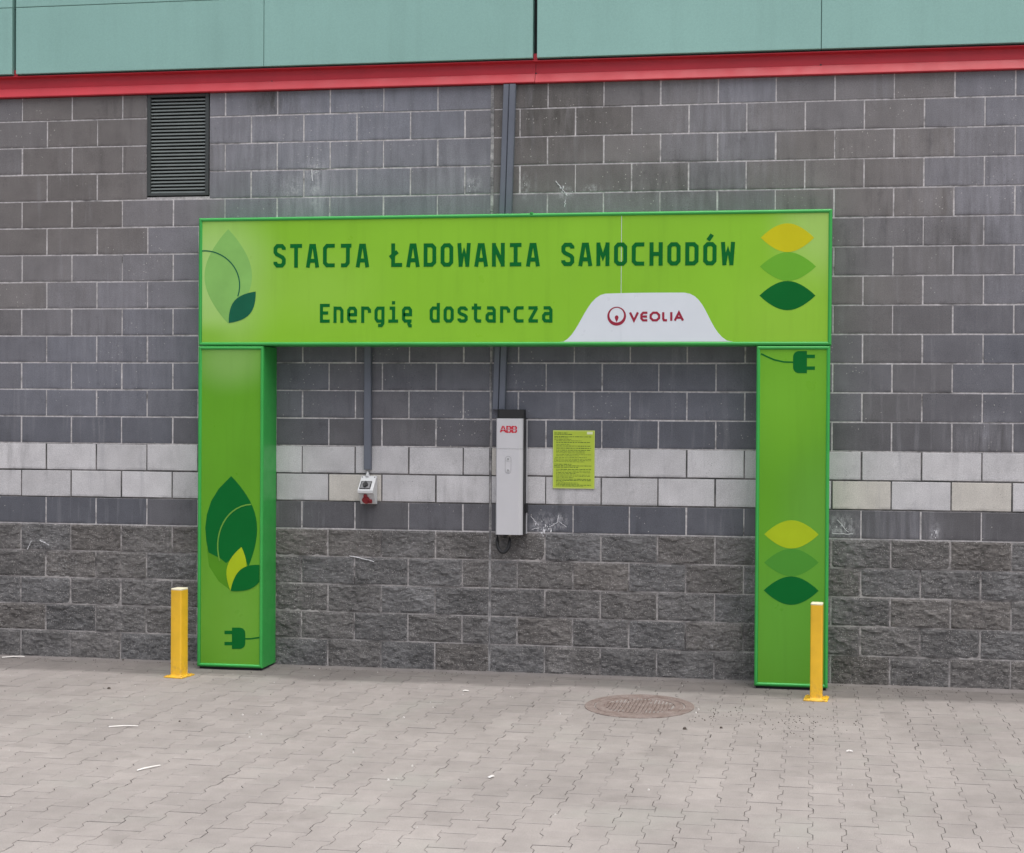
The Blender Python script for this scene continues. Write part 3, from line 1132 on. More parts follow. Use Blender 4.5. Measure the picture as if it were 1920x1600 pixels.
# --- artwork on the lintel
decal('leaf_print', lens((1426.5, 446), (1526.5, 446), 27, 27), M['ink_yellow'], 1)
decal('leaf_print', lens((1425, 500), (1530, 500), 27, 27), M['ink_mid'], 1.2)
decal('leaf_print', lens((1424, 554.5), (1529, 554.5), 27.5, 27.5), M['ink'], 1.4)
decal('leaf_print', lens((428, 430), (427, 606), 45, 44, 20), M['ink_pale'], 1)
st = []
for i in range(17):
    t = i / 16
    x = (1 - t) ** 3 * 377 + 3 * (1 - t) ** 2 * t * 420 + 3 * (1 - t) * t * t * 462 + t ** 3 * 446
    y = (1 - t) ** 3 * 471 + 3 * (1 - t) ** 2 * t * 466 + 3 * (1 - t) * t * t * 508 + t ** 3 * 556
    st.append(P(x, y))
MB().stroke(st, 0.0085, YP - 0.0014, YP - 0.0006).build('stem_print', M['ink_teal'], gate)
decal('leaf_print', lens((429, 606), (479.5, 547), 19, 19, 12), M['ink_teal'], 3)

# --- white name field
wp = []
ctrl = [((1048, 643), (1085, 640), (1095, 556), (1135, 551)), ((1135, 551), (1180, 549), (1240, 549), (1283, 549)), ((1283, 549), (1330, 551), (1326, 632), (1374, 643))]
for c4 in ctrl:
    for i in range(12):
        t = i / 12
        wp.append(tuple((1 - t) ** 3 * c4[0][k] + 3 * (1 - t) ** 2 * t * c4[1][k] + 3 * (1 - t) * t * t * c4[2][k] + t ** 3 * c4[3][k] for k in (0, 1)))
wp.append((1374, 643))
wpts = [(x, max(z, bi[2] + 0.0005)) for x, z in (P(*p) for p in wp)]
for nm, a, b in (('name_field', 0, seamX - 0.0006), ('name_field', seamX + 0.0006, 99)):
    decal(nm, clip_poly(wpts, a, b), M['white_print'], 1, px=False)

# --- logo beside the name: ring thicker at the bottom with a drop
cx, cz = P(1156.3, 593.2)
sc_ = abs(P(1166, 593)[0] - P(1156, 593)[0]) / 10
mb = MB()
n = 40
ro, ri_ = 17.6 * sc_, 13.6 * sc_
out = [(cx + ro * math.cos(2 * math.pi * i / n), cz + ro * math.sin(2 * math.pi * i / n)) for i in range(n)]
inn_ = [(cx + ri_ * math.cos(2 * math.pi * i / n), cz + 2.0 * sc_ + ri_ * math.sin(2 * math.pi * i / n)) for i in range(n)]
yl = YP - 0.0014
vs = [(x, yl, z) for x, z in out] + [(x, yl, z) for x, z in inn_]
mb.add(vs, [(i, (i + 1) % n, n + (i + 1) % n, n + i) for i in range(n)])
mb.build('logo_ring', M['brand_red'], gate)
drop = [(cx, cz - 11.0 * sc_), (cx + 2.6 * sc_, cz - 6 * sc_), (cx + 3.6 * sc_, cz - 2.5 * sc_), (cx + 2.6 * sc_, cz + 0.6 * sc_), (cx, cz + 1.8 * sc_),
        (cx - 2.6 * sc_, cz + 0.6 * sc_), (cx - 3.6 * sc_, cz - 2.5 * sc_), (cx - 2.6 * sc_, cz - 6 * sc_)]
MB().prism(drop, YP - 0.0016, YP - 0.0008).build('logo_drop', M['brand_red'], gate)

# --- lettering, drawn as strokes
XH = 0.82
OV = [(0, .13), (0, .87), (.25, 1), (.75, 1), (1, .87), (1, .13), (.75, 0), (.25, 0)]
ov = [(0, .14), (0, XH - .14), (.25, XH), (.75, XH), (1, XH - .14), (1, .14), (.75, 0), (.25, 0)]
bowl = [(0, .15), (0, XH - .15), (.25, XH), (1, XH), (1, 0), (.25, 0)]
SS = [(1, .80), (1, .88), (.78, 1), (.22, 1), (0, .88), (0, .68), (.16, .58), (.84, .42), (1, .32), (1, .12), (.78, 0), (.22, 0), (0, .12), (0, .20)]
EE = [(0, .41), (1, .41), (1, XH - .13), (.78, XH), (.22, XH), (0, XH - .13), (0, .13), (.22, 0), (1.15, 0)]
G = {
    'S': [SS], 'T': [[(-.2, 1), (1.2, 1)], [(.5, 1), (.5, -.11)]],
    'A': [[(-.06, -.11), (.32, 1), (.68, 1), (1.06, -.11)], [(.12, .24), (.88, .24)]],
    'C': [[(1.15, 1), (.25, 1), (0, .87), (0, .13), (.25, 0), (1.15, 0)]],
    'J': [[(-.08, 1), (1.15, 1)], [(.74, 1), (.74, .13), (.5, 0), (-.05, 0)]],
    'Ł': [[(.16, 1.11), (.16, 0), (1.2, 0)], [(-.20, .38), (.66, .68)]],
    'D': [('c', [(0, 0), (0, 1), (.72, 1), (1, .87), (1, .13), (.72, 0)])],
    'O': [('c', OV)], 'Ó': [('c', OV), [(.30, 1.20), (.74, 1.50)]],
    'W': [[(-.04, 1.11), (.13, -.11)], [(.13, 0), (.5, .68), (.87, 0)], [(1.04, 1.11), (.87, -.11)]],
    'N': [[(0, -.11), (0, 1.11)], [(0, 1), (1, 0)], [(1, -.11), (1, 1.11)]],
    'I': [[(-.15, 1), (1.15, 1)], [(.5, 1), (.5, 0)], [(-.15, 0), (1.15, 0)]],
    'M': [[(0, -.11), (0, 1.11)], [(0, 1), (.5, .36), (1, 1)], [(1, 1.11), (1, -.11)]],
    'H': [[(0, -.11), (0, 1.11)], [(0, .5), (1, .5)], [(1, 1.11), (1, -.11)]],
    'E': [[(1.2, 1), (0, 1), (0, 0), (1.2, 0)], [(0, .52), (.98, .52)]],
    'n': [[(0, -.11), (0, XH + .11)], [(0, XH), (.74, XH), (1, XH - .15), (1, -.11)]],
    'e': [EE], 'ę': [EE, [(.90, 0), (.76, -.17), (.88, -.30), (1.18, -.30)]],
    'r': [[(.06, -.11), (.06, XH + .11)], [(.06, XH), (.78, XH), (1.04, XH - .13), (1.04, XH - .30)]],
    'g': [('c', bowl), [(1, .05), (1, -.14), (.78, -.28), (.30, -.28)]],
    'i': [[(.30, 1.16), (.76, 1.16)], [(-.02, XH), (.55, XH), (.55, 0)], [(-.2, 0), (1.2, 0)]],
    'd': [('c', bowl), [(1, XH), (1, 1.14)]],
    'o': [('c', ov)], 's': [[(x, y * XH) for x, y in SS]],
    't': [[(.35, 1.10), (.35, .14), (.55, 0), (1.15, 0)], [(-.2, XH), (1.12, XH)]],
    'a': [[(-.02, XH), (.78, XH), (1, XH - .14), (1, -.11)], [(1, 0), (.22, 0), (0, .12), (0, .34), (.22, .46), (1, .46)]],
    'c': [[(1.15, XH), (.25, XH), (0, XH - .15), (0, .15), (.25, 0), (1.15, 0)]],
    'z': [[(-.15, XH), (1.12, XH)], [(1, XH), (0, 0)], [(-.12, 0), (1.17, 0)]],
}
GV = {
    'V': [[(-.02, 1.05), (.5, -.02), (1.02, 1.05)]],
    'E': [[(1, 1), (.3, 1), (0, .74), (0, .26), (.3, 0), (1, 0)], [(0, .5), (.95, .5)]],
    'O': [('c', [(0, .3), (0, .7), (.28, 1), (.72, 1), (1, .7), (1, .3), (.72, 0), (.28, 0)])],
    'L': [[(0, 1.07), (0, .2), (.2, 0), (1, 0)]],
    'I': [[(.5, 1.07), (.5, -.07)]],
    'A': [[(-.02, -.05), (.5, 1.02), (1.02, -.05)], [(.28, .33), (.95, .33)]],
}


def letter(ch, x, z, w, h, sw, yf, mat, parent, table=G, name='letter'):
    """x,z: lower left of the outer cell; strokes run inset by half a stroke width"""
    mb = MB()
    iw, ih = w - sw, h - sw
    for k, s in enumerate(table[ch]):
        closed = isinstance(s, tuple)
        pts = s[1] if closed else s
        pts = [(x + sw / 2 + px * iw, z + sw / 2 + pz * ih) for px, pz in pts]
        mb.stroke(pts, sw, yf - 0.00012 * k, yf + 0.0006, closed)
    return mb.build(name, mat, parent)


def text_line(txt, pl, pr, ptop, pbot, wfrac, sw):
    xl, xr = P(*pl)[0], P(*pr)[0]
    zb0, zt0 = P(*pbot[0])[1], P(*ptop[0])[1]
    zb1, zt1 = P(*pbot[1])[1], P(*ptop[1])[1]
    n = len(txt)
    adv = (xr - xl) / (n - 1 + wfrac)
    for i, ch in enumerate(txt):
        if ch == ' ':
            continue
        t = i / (n - 1)
        zb, zt = zb0 + (zb1 - zb0) * t, zt0 + (zt1 - zt0) * t
        letter(ch, xl + adv * i, zb, adv * wfrac, zt - zb, sw, YP - 0.0016, M['ink'], gate)


text_line('STACJA ŁADOWANIA SAMOCHODÓW', (513, 480), (1377.5, 475), ((520, 458), (1370, 454)), ((520, 502), (1370, 497.5)), 0.74, 0.0275)
text_line('Energię dostarcza', (600, 590), (1036, 590), ((605, 570), (1030, 569)), ((605, 605.5), (1030, 605)), 0.73, 0.0225)

xs = [(1179.5, 1198), (1200.5, 1216), (1218, 1238), (1241.5, 1253), (1255.5, 1262), (1263.5, 1282.5)]
zt, zb = P(1230, 584.5)[1], P(1230, 603)[1]
for ch, (a, b) in zip('VEOLIA', xs):
    xa, xb = P(a, 593)[0], P(b, 593)[0]
    letter(ch, xa, zb, xb - xa, zt - zb, 0.0155, YP - 0.0018, M['brand_red'], gate, GV)

# --- left leg artwork
decal('leaf_print', [(433, 900)] + [(404, 975), (388, 1030), (392, 1062), (410, 1090), (432, 1107), (455, 1085), (470, 1050), (476, 1000)], M['ink_dim'], 1, clip=(li[0], li[1]))
big = arcpts((433.5, 893), (466, 1062), 31, 16)
bigl = [(466, 1062), (452, 1035), (424, 1056), (413, 1047), (391, 1036)]
left = [(387, 1015), (385, 990), (388, 965), (396, 940), (410, 917)]
decal('leaf_print', big + bigl + left, M['ink'], 2)
st = []
for i in range(15):
    t = i / 14
    c4 = ((471, 946), (425, 948), (398, 1000), (412, 1052))
    st.append(P(*[(1 - t) ** 3 * c4[0][k] + 3 * (1 - t) ** 2 * t * c4[1][k] + 3 * (1 - t) * t * t * c4[2][k] + t ** 3 * c4[3][k] for k in (0, 1)]))
MB().stroke(st, 0.009, YP - 0.0022, YP - 0.0010).build('leaf_vein', M['line_pale'], gate)
decal('leaf_print', arcpts((432.5, 1108), (453, 1026), -19, 12) + arcpts((453, 1026), (432.5, 1108), -17, 12)[1:-1], M['ink_lime'], 4)
decal('leaf_print', lens((432.5, 1108), (500, 1061), 22, 19, 14), M['ink'], 5, clip=(li[0], li[1] - 0.001))


def plug(body, prongs, cable, name='plug_print'):
    x0, x1, y0, y1, rounded = body
    pts = []
    r = (x1 - x0) * 0.42
    cs = [(x0, y0), (x1, y0), (x1, y1), (x0, y1)]
    for i, (x, y) in enumerate(cs):
        is_left = x == x0
        if (is_left and rounded == 'l') or (not is_left and rounded == 'r'):
            ccx = x + (r if is_left else -r)
            ccy = y + (r if y == y0 else -r)
            a0 = {0: math.pi, 1: 1.5 * math.pi, 2: 0, 3: 0.5 * math.pi}[i]
            pts += [(ccx + r * math.cos(a0 + k * math.pi / 10), ccy + r * math.sin(a0 + k * math.pi / 10)) for k in range(6)]
        else:
            pts.append((x, y))
    mb = MB()
    yl = YP - 0.0012
    mb.prism([P(*p) for p in pts], yl, yl + 0.0008)
    for (a, b, y) in prongs:
        mb.prism([P(a, y - 3.2), P(b, y - 3.2), P(b, y + 3.2), P(a, y + 3.2)], yl + 0.0001, yl + 0.0009)
    mb.stroke([P(*p) for p in cable], 0.0105, yl + 0.00015, yl + 0.0009)
    return mb.build(name, M['ink'], gate)


plug((435, 460, 1177, 1217, 'r'), [(421, 436, 1186), (421, 436, 1207)], [(458, 1198), (470, 1198), (487.5, 1195.5)])
plug((1487, 1513, 658.5, 700, 'l'), [(1512, 1528, 668.5), (1512, 1528, 690.5)], [(1488, 679.5), (1470, 679), (1452, 675), (1438, 669), (1427, 663.5)])
# --- right leg artwork
decal('leaf_print', lens((1433, 1002), (1535, 1002.5), 26.5, 26.5), M['ink_lime'], 1)
decal('leaf_print', lens((1433, 1055), (1535, 1055), 26, 25.5), M['ink_leg_mid'], 1.2)
decal('leaf_print', lens((1432, 1107), (1535, 1108), 26.5, 27), M['ink'], 1.4)

# ================================================================== WALL CHARGER
ch = thing('wall_charger', 'slim silver electric car charger with black cap and red lettering fixed on the wall', 'charger', (3.745, 0, 0.98))
CY = -0.115
ca, cb = wallp(929.5, 890, CY)[0], wallp(979.5, 890, CY)[0]
ztop, zbot = wallp(955, 785, CY)[1], wallp(955, 1003, CY)[1]
zcap = wallp(955, 768, -0.09)[1]


def xprism(mb, prof, z0, z1):
    n = len(prof)
    vs = [(x, y, z) for z in (z0, z1) for x, y in prof]
    fs = [list(range(n)), list(range(2 * n - 1, n - 1, -1))] + [(i, n + i, n + (i + 1) % n, (i + 1) % n) for i in range(n)]
    return mb.add(vs, fs)


cw = 0.026
cover_prof = [(ca, -0.075), (ca, CY + 0.010), (ca + 0.008, CY), (cb - cw, CY), (cb - 0.006, CY + 0.014), (cb, CY + 0.026), (cb, -0.075)]
zseam = wallp(955, 842, CY)[1]
xprism(MB(), cover_prof, zseam + 0.0009, ztop).build('upper_cover', M['silver'], ch)
xprism(MB(), cover_prof, zbot, zseam - 0.0009).build('lower_cover', M['silver'], ch)
body_prof = [(ca - 0.001, -0.0035), (ca - 0.001, -0.082), (cb + 0.009, -0.090), (cb + 0.012, -0.0035)]
xprism(MB(), body_prof, zbot + 0.004, ztop + 0.002).build('black_body', M['black'], ch)
cap_prof = [(ca + 0.003, -0.004), (ca + 0.003, -0.085), (ca + 0.02, -0.099), (cb - 0.028, -0.099), (cb - 0.002, -0.08), (cb - 0.002, -0.004)]
xprism(MB(), cap_prof, ztop - 0.01, zcap).build('top_cap', M['black'], ch)
# side rails with a gap for the latch
zr = wallp(985, 944, -0.05)[1]
zr2 = wallp(985, 962, -0.05)[1]
for (z0, z1) in ((zr, ztop - 0.004), (zbot + 0.003, zr2)):
    MB().box(cb + 0.0120, cb + 0.0165, -0.042, -0.020, z0, z1).build('side_rail', M['silver'], ch)
MB().cbox(cb + 0.0090, cb + 0.019, -0.065, -0.015, zr2 + 0.002, zr - 0.002, 0.003).build('latch', M['black'], ch)
# indicator field: a slim raised lozenge with two lamps
fx = wallp(952.7, 880, CY)[0]
zi = [wallp(952.7, y, CY)[1] for y in (861.5, 882.5)]
ring = []
for k in range(24):
    a = 2 * math.pi * k / 24
    ring.append((fx + 0.021 * math.cos(a), (zi[0] if math.sin(a) >= 0 else zi[1]) + 0.021 * math.sin(a)))
MB().stroke(ring, 0.0022, CY - 0.0012, CY + 0.001, True).build('indicator_outline', M['field_grey'], ch)
for z in zi:
    lamp = MB().prism([(fx + 0.012 * math.cos(k * math.pi / 8), z + 0.012 * math.sin(k * math.pi / 8)) for k in range(16)], CY - 0.003, CY + 0.001)
    lo = lamp.build('indicator_lamp', M['box_white'], ch)
    MB().prism([(fx - 0.010, z + 0.001), (fx, z + 0.011), (fx + 0.010, z + 0.001), (fx + 0.005, z + 0.001), (fx + 0.005, z - 0.006), (fx - 0.005, z - 0.006), (fx - 0.005, z + 0.001)], CY - 0.0042, CY - 0.0028).build('indicator_symbol', M['field_grey'], lo)
# red lettering with its white cut lines
GA = {'A': [[(-.04, -.05), (.38, 1.0), (.62, 1.0), (1.04, -.05)], [(.2, .28), (.8, .28)]],
      'B': [('c', [(.02, 0), (.02, 1), (.78, 1), (1, .88), (1, .66), (.8, .52), (1, .38), (1, .12), (.78, 0)]), [(0, .52), (.85, .52)]]}
la = [(937.5, 949.2), (949.0, 959.2), (959.2, 969.5)]
zt, zb = wallp(953, 798.8, CY)[1], wallp(953, 812, CY)[1]
for c_, (a, b) in zip('ABB', la):
    xa, xb = wallp(a, 805, CY)[0], wallp(b, 805, CY)[0]
    L = letter(c_, xa, zb, xb - xa, zt - zb, 0.0105, CY - 0.0006, M['logo_red'], ch, GA)
    zc = zb + (zt - zb) * 0.5
    MB().box(xa - 0.001, xb + 0.001, CY - 0.0012, CY - 0.0008, zc - 0.0011, zc + 0.0011).add(*[[(xa + (xb - xa) * 0.5 - 0.001, CY - 0.00125, zb), (xa + (xb - xa) * 0.5 + 0.001, CY - 0.00125, zb), (xa + (xb - xa) * 0.5 + 0.001, CY - 0.00125, zt), (xa + (xb - xa) * 0.5 - 0.001, CY - 0.00125, zt)], [(0, 1, 2, 3)]]).build('cut_line', M['silver'], L)
# cable loop and gland underneath
cxl, czl = wallp(944.5, 1008, -0.05)
path = []
for i in range(21):
    a = math.pi + math.pi * i / 20
    path.append((cxl + 0.045 * math.cos(a), -0.055 - 0.012 * math.sin(math.pi * i / 20), czl - 0.025 + 0.078 * math.sin(a)))
path = [(cxl - 0.045, -0.055, zbot + 0.02)] + path + [(cxl + 0.045, -0.055, zbot + 0.02)]
MB().tube(path, 0.0125, 10).build('cable_loop', M['rubber'], ch, smooth=True)
gx = wallp(956, 1008, -0.06)[0]
MB().tube([(gx, -0.06, zbot - 0.014), (gx, -0.06, zbot + 0.008)], 0.010, 10).build('cable_gland', M['steel'], ch)
MB().tube([(gx - 0.035, -0.06, zbot - 0.03), (gx - 0.035, -0.06, zbot + 0.008)], 0.012, 10).build('cable_gland', M['black'], ch)

# ================================================================== NOTICE
nt = thing('notice', 'yellow-green notice sheet full of small print on the block wall beside the charger', 'notice', (4.2, 0, 1.317))
a, b = wallp(1037, 807, -0.006), wallp(1114.5, 917, -0.006)
NX0, NX1, NZ1, NZ0 = a[0], b[0], a[1], b[1]
MB().cbox(NX0, NX1, -0.008, -0.0028, NZ0, NZ1, 0.001).build('board', M['paper_edge'], nt)
MB().box(NX0 + 0.006, NX1 - 0.004, -0.0086, -0.0078, NZ0 + 0.008, NZ1 - 0.006).build('printed_sheet', M['paper'], nt)
mb = MB()
W_, H_ = NX1 - NX0, NZ1 - NZ0
lines = [  # (v from top 0..1, indent, length, bold)
    (.032, 0, .34, 1), (.056, 0, .46, 1), (.098, 0, .95, 1), (.120, 0, .36, 0), (.146, 0, .44, 0), (.170, .05, .66, 0), (.198, .05, .90, 1),
    (.233, .05, .36, 0), (.262, .05, .90, 1), (.300, .05, .90, 1), (.336, .05, .88, 1), (.362, .05, .76, 0), (.384, .05, .76, 0), (.414, .05, .90, 0), (.436, .05, .6, 0),
    (.464, 0.02, .84, 0), (.494, 0, .95, 0), (.518, 0, .95, 0), (.541, 0, .78, 0), (.585, 0, .45, 1), (.613, 0, .96, 1), (.638, 0, .62, 1),
    (.676, .05, .90, 1), (.704, .05, .90, 0), (.732, .05, .90, 0), (.748, .05, .5, 0), (.774, .05, .9, 0), (.796, .05, .9, 0), (.818, .05, .45, 0),
    (.848, .05, .9, 1), (.872, .05, .9, 1), (.892, .05, .2, 0), (.915, .05, .56, 0), (.934, .05, .6, 0), (.952, .05, .9, 1), (.972, .05, .7, 0)]
r = random.Random(5)
for v, ind, ln, bold in lines:
    x = NX0 + 0.010 + ind * W_ * 0.9
    xe = NX0 + 0.010 + (ind + ln) * W_ * 0.93
    xe = min(xe, NX1 - 0.012)
    z = NZ1 - 0.006 - v * (H_ - 0.012)
    while x < xe - 0.004:
        w = min(r.uniform(0.006, 0.028), xe - x)
        h = (0.0042 if bold else 0.0030) * r.uniform(0.8, 1.2)
        mb.add([(x, -0.0089, z - h / 2), (x + w, -0.0089, z - h / 2), (x + w, -0.0089, z + h / 2), (x, -0.0089, z + h / 2)], [(0, 1, 2, 3)])
        x += w + r.uniform(0.0022, 0.005)
mb.build('printed_text', M['paper_text'], nt)
MB().box(NX1 - 0.055, NX1 - 0.014, -0.0092, -0.0084, NZ1 - 0.027, NZ1 - 0.009).build('sticker', M['sticker'], nt)

# ================================================================== SOCKET BOX
sb = thing('socket_box', 'white plastic switched socket box with red power socket on the pale block course', 'socket', (2.70, 0, 1.18))
BX0, BX1 = 2.656, 2.768
bz1, bz0 = wallp(700, 893, -0.01)[1], wallp(704, 945, -0.01)[1]
BH = bz1 - bz0
prof = [(-0.003, bz0), (-0.003, bz1), (-0.018, bz1), (-0.022, bz1 - 0.004), (-0.104, bz0 + 0.105), (-0.106, bz0 + 0.098), (-0.104, bz0 + 0.082), (-0.080, bz0 + 0.074), (-0.040, bz0 + 0.006), (-0.034, bz0)]
n = len(prof)
vs = [(x, y, z) for x in (BX0, BX1) for y, z in prof]
fs = [list(range(n))[::-1], list(range(n, 2 * n))] + [(i, (i + 1) % n, n + (i + 1) % n, n + i) for i in range(n)]
o = MB().add(vs, fs).build('housing', M['box_white'], sb)


def on_slope(A, B, u, t, lift):
    """point on sloped face from A (y,z) to B (y,z): t along, u = X, lifted off the face"""
    A, B = Vector(A), Vector(B)
    d = (B - A).normalized()
    nn = Vector((d.y, -d.x))
    if nn.x > 0:
        nn = -nn
    p = A + (B - A) * t + nn * lift
    return Vector((u, p.x, p.y))


FA, FB = (-0.022, bz1 - 0.004), (-0.104, bz0 + 0.105)     # upper face
GA_, GB_ = (-0.080, bz0 + 0.074), (-0.040, bz0 + 0.006)    # lower face


def slab(A, B, u0, u1, t0, t1, l0, l1):
    vs = [on_slope(A, B, u, t, l) for l in (l0, l1) for u, t in ((u0, t0), (u1, t0), (u1, t1), (u0, t1))]
    return MB().add(vs, [(0, 1, 2, 3), (7, 6, 5, 4)] + [(i, (i + 1) % 4, 4 + (i + 1) % 4, 4 + i) for i in range(4)])


xm = (BX0 + BX1) / 2 - 0.004
w0 = slab(FA, FB, xm - 0.042, xm + 0.038, 0.36, 0.94, -0.002, 0.004).build('switch_window', M['black'], sb)
slab(FA, FB, xm - 0.036, xm + 0.032, 0.41, 0.89, 0.003, 0.0055).build('window_cover', M['window_grey'], w0)
p0, p1 = on_slope(FA, FB, xm - 0.002, 0.66, 0.004), on_slope(FA, FB, xm - 0.002, 0.66, 0.016)
MB().tube([p0, p1], 0.019, 14).build('rotary_switch', M['black'], sb)
slab(FA, FB, xm - 0.008, xm + 0.004, 0.47, 0.85, 0.016, 0.022).build('switch_grip', M['black'], sb)
slab(GA_, GB_, xm - 0.045, xm + 0.042, 0.0, 1.0, -0.002, 0.004).build('socket_plate', M['box_white'], sb)
p0, p1 = on_slope(GA_, GB_, xm - 0.002, 0.55, 0.003), on_slope(GA_, GB_, xm - 0.002, 0.55, 0.020)
MB().tube([p0, p1], [0.026, 0.028], 18).build('socket_lid', M['socket_red'], sb)
slab(GA_, GB_, xm - 0.012, xm + 0.010, -0.02, 0.25, 0.004, 0.020).build('lid_hinge', M['socket_red'], sb)
slab(GA_, GB_, xm + 0.012, xm + 0.040, 0.55, 0.85, 0.004, 0.020).build('lid_tab', M['socket_red'], sb)
gx = wallp(689, 888, -0.02)[0]
gl = MB().lathe(gx, -0.016, [(0.0, bz1 + 0.034), (0.006, bz1 + 0.034), (0.010, bz1 + 0.018), (0.0135, bz1 + 0.014), (0.0135, bz1 + 0.004), (0.016, bz1 + 0.003), (0.016, bz1 - 0.004)], 12)
gl.build('cable_gland', M['box_white'], sb)
for (u, t_) in ((BX1 - 0.012, 0.04), (BX0 + 0.008, 0.04)):
    p0, p1 = on_slope(FA, FB, u, t_, -0.001), on_slope(FA, FB, u, t_, 0.002)
    MB().tube([p0, p1], 0.004, 8).build('screw', M['black'], sb)


# ================================================================== BOLLARDS
def bollard(cx, cy, w, h, rot, label, plate, split):
    t = thing('bollard', label, 'bollard', (cx, cy, 0.001), 'yellow steel bollards')
    t.rotation_euler = (0, 0, rot)
    r = 0.010
    seg = 4

    def rr(w, r, z, n=4):
        pts = []
        hw = w / 2 - r
        for qx, qy, a0 in ((hw, hw, 0), (-hw, hw, math.pi / 2), (-hw, -hw, math.pi), (hw, -hw, 1.5 * math.pi)):
            for k in range(n + 1):
                a = a0 + k * math.pi / 2 / n
                pts.append((qx + r * math.cos(a), qy + r * math.sin(a), z))
        return pts

    def loft(name, rings, mat, closed_top=True):
        n = len(rings[0])
        vs = [p for q in rings for p in q]
        fs = []
        for i in range(len(rings) - 1):
            for k in range(n):
                k2 = (k + 1) % n
                fs.append((i * n + k, i * n + k2, (i + 1) * n + k2, (i + 1) * n + k))
        fs += [list(range(n))[::-1], [(len(rings) - 1) * n + k for k in range(n)]]
        me = bpy.data.meshes.new(name)
        me.from_pydata(vs, [], fs)
        for p in me.polygons:
            p.use_smooth = True
        me.set_sharp_from_angle(angle=0.6)
        return link(name, me, mat, t)
    loft('post', [rr(w + 0.014, 0.014, 0.008), rr(w + 0.004, 0.011, 0.014), rr(w, r, 0.022), rr(w, r, h - 0.012)], M['yellow'])
    loft('cap', [rr(w - 0.001, r, h - 0.0118), rr(w, r, h - 0.004), rr(w - 0.008, r, h)], M['cap_white'])
    loft('base_plate', [rr(plate, 0.006, 0.0), rr(plate, 0.006, 0.006), rr(plate - 0.004, 0.006, 0.0085)], M['yellow'])
    for sx in (-1, 1):
        for sy in (-1, 1):
            c = plate / 2 - 0.018
            me = bpy.data.meshes.new('anchor_bolt')
            mb = MB().tube([(sx * c, sy * c, 0.007), (sx * c, sy * c, 0.014)], 0.006, 6)
            me.from_pydata([tuple(p) for p in mb.v], [], mb.f)
            link('anchor_bolt', me, M['yellow'], t)
    return t


bl = gnd(336, 1268.5)
bollard(bl[0], bl[1], 0.086, 0.615, math.radians(-10), 'yellow square steel bollard on a base plate beside the leg with the big leaf print', 0.150, True)
br = gnd(1530.5, 1311.5)
bollard(br[0], br[1], 0.078, 0.628, math.radians(-5), 'yellow square steel bollard standing in front of the leg with three stacked leaf shapes', 0.155, False)

# ================================================================== MANHOLE
mh = thing('manhole', 'round rusty brown manhole cover with ribs set in the paving', 'manhole', (MAN[0], MAN[1], 0))
mx, my = MAN
MB().lathe(mx, my, [(0.348, -0.02), (0.346, 0.0035), (0.340, 0.0055), (0.292, 0.0058), (0.287, 0.002), (0.285, -0.006)], 64).build('frame_ring', M['manhole'], mh)
cov = MB().lathe(mx, my, [(0.281, -0.006), (0.279, 0.003), (0.272, 0.005), (0.225, 0.005), (0.220, -0.001), (0.0, -0.001)], 64).build('cover', M['manhole'], mh)
for k in range(-8, 9):
    x = k * 0.0245
    half = math.sqrt(max(0.0, 0.212 ** 2 - x * x))
    if half > 0.03:
        MB().box(mx + x - 0.0065, mx + x + 0.0065, my - half, my + half, -0.002, 0.0042).build('rib', M['manhole'], cov)

# ================================================================== LITTER AND CRUMBS


def stick(name, label, A, B, w, h=0.004):
    a, b = gnd(*A), gnd(*B)
    d = Vector((b[0] - a[0], b[1] - a[1]))
    s = Vector((-d.y, d.x)).normalized() * w / 2
    n = 6
    vs, fs = [], []
    r = random.Random(int(A[0]))
    for i in range(n + 1):
        t = i / n
        k = (1 - 0.5 * t) * (1 + r.uniform(-0.15, 0.15))
        c = Vector(a) + d * t + s.normalized() * r.gauss(0, 0.0015)
        z = 0.0035 + 0.004 * math.sin(math.pi * t) + 0.0005
        vs += [(c.x - s.x * k, c.y - s.y * k, z), (c.x + s.x * k, c.y + s.y * k, z), (c.x, c.y, z + h)]
    for i in range(n):
        q = i * 3
        fs += [(q, q + 3, q + 5, q + 2), (q + 1, q + 2, q + 5, q + 4), (q, q + 1, q + 4, q + 3)]
    fs += [(0, 2, 1), (n * 3, n * 3 + 1, n * 3 + 2)]
    o = MB().add(vs, fs).build(name, M['white_litter'])
    tag(o, label, 'litter', 'litter on the paving')


stick('paper_strip', 'white paper strip lying against the foot of the rough block wall', (4, 1234), (46, 1232.5), 0.030)
stick('plastic_stick', 'long straight white stick on the paving out from the yellow bollard', (204, 1364.5), (259, 1363), 0.012)
stick('plastic_stick', 'bent white stick lying slantwise on the open paving', (257, 1446.5), (301, 1437), 0.012)
stick('paper_scrap', 'small white paper scrap on the paving below the wall joint', (868, 1297), (879, 1297), 0.030)
stick('cigarette_end', 'short white cigarette end on the open paving out from the charger', (916, 1460.5), (926, 1457.5), 0.012, 0.007)
stick('cigarette_end', 'short white cigarette end on the paving out from the bollard by the stacked leaf shapes', (1587, 1410.5), (1599, 1411), 0.013, 0.006)


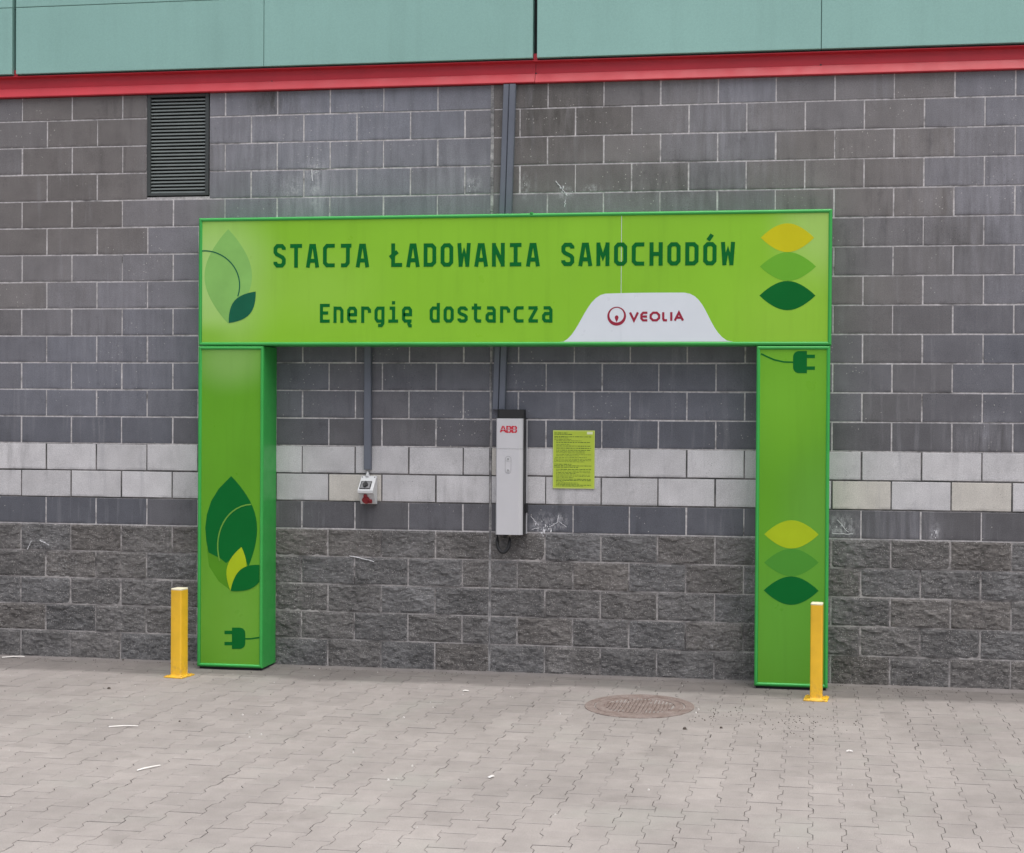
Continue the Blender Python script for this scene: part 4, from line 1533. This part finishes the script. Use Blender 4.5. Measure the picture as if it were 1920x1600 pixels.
def crumbs(name, label, cat, mat, spots, seed):
    r = random.Random(seed)
    mb = MB()
    for (x, y, s, fl) in spots:
        pts = []
        k = r.randrange(5, 7)
        a0 = r.uniform(0, 6)
        for q in range(k):
            a = a0 + 2 * math.pi * q / k
            rr = s * r.uniform(0.6, 1.1)
            pts.append((x + rr * math.cos(a), y + rr * math.sin(a) * fl))
        vs = [(px, py, -0.001) for px, py in pts] + [(x + (px - x) * 0.6, y + (py - y) * 0.6, s * 0.8) for px, py in pts]
        fs = [list(range(k, 2 * k))] + [(i, (i + 1) % k, k + (i + 1) % k, k + i) for i in range(k)]
        mb.add(vs, fs)
    o = mb.build(name, mat, fix=False)
    tag(o, label, cat, kind='stuff')


r = random.Random(17)
sp = []
for i in range(150):
    x = r.uniform(-1.2, 8.4)
    y = -0.03 - 3.8 * r.random() ** 1.4
    sp.append((x, y, r.uniform(0.0015, 0.0048), 1.0))
for (px, py) in ((468, 1383), (490, 1378), (757, 1346), (773, 1437), (728, 1463), (662, 1412), (1050, 1339), (1216, 1482), (210, 1347), (455, 1341), (1305, 1337), (1310, 1331)):
    x, y = gnd(px, py)
    sp.append((x, y, 0.0075, 1.0))
crumbs('white_grit', 'white grit specks scattered over the paving', 'grit', M['white_litter'], sp, 1)
sp = []
for i in range(480):
    k = r.random() ** 1.5
    if k < 0.45:
        x, y = r.uniform(-1.0, 8.4), -0.035 - abs(r.gauss(0, 0.05))
    elif k < 0.75:
        px, py = r.gauss(1500, 60), r.gauss(1360, 15)
        x, y = gnd(px, py)
    elif k < 0.9:
        px, py = r.gauss(1340, 40), r.gauss(1340, 10)
        x, y = gnd(px, py)
    else:
        px, py = r.gauss(1720, 30), r.gauss(1298, 6)
        x, y = gnd(px, py)
        y = min(y, -0.05)
    s = r.uniform(0.002, 0.0055)
    sp.append((x, y, s, r.uniform(0.6, 1.3)))
for (px, py, s) in ((1284, 1368, .016), (1352, 1366, .013), (1180, 1328, .006), (337, 1353.5, .009), (204, 1292, .014), (250, 1232, .012)):
    x, y = gnd(px, py)
    sp.append((x, min(y, -0.04), s, 0.7))
crumbs('soil_crumbs', 'dark soil crumbs and leaf bits along the wall foot and near the bollard', 'soil', M['crumb'], sp, 2)
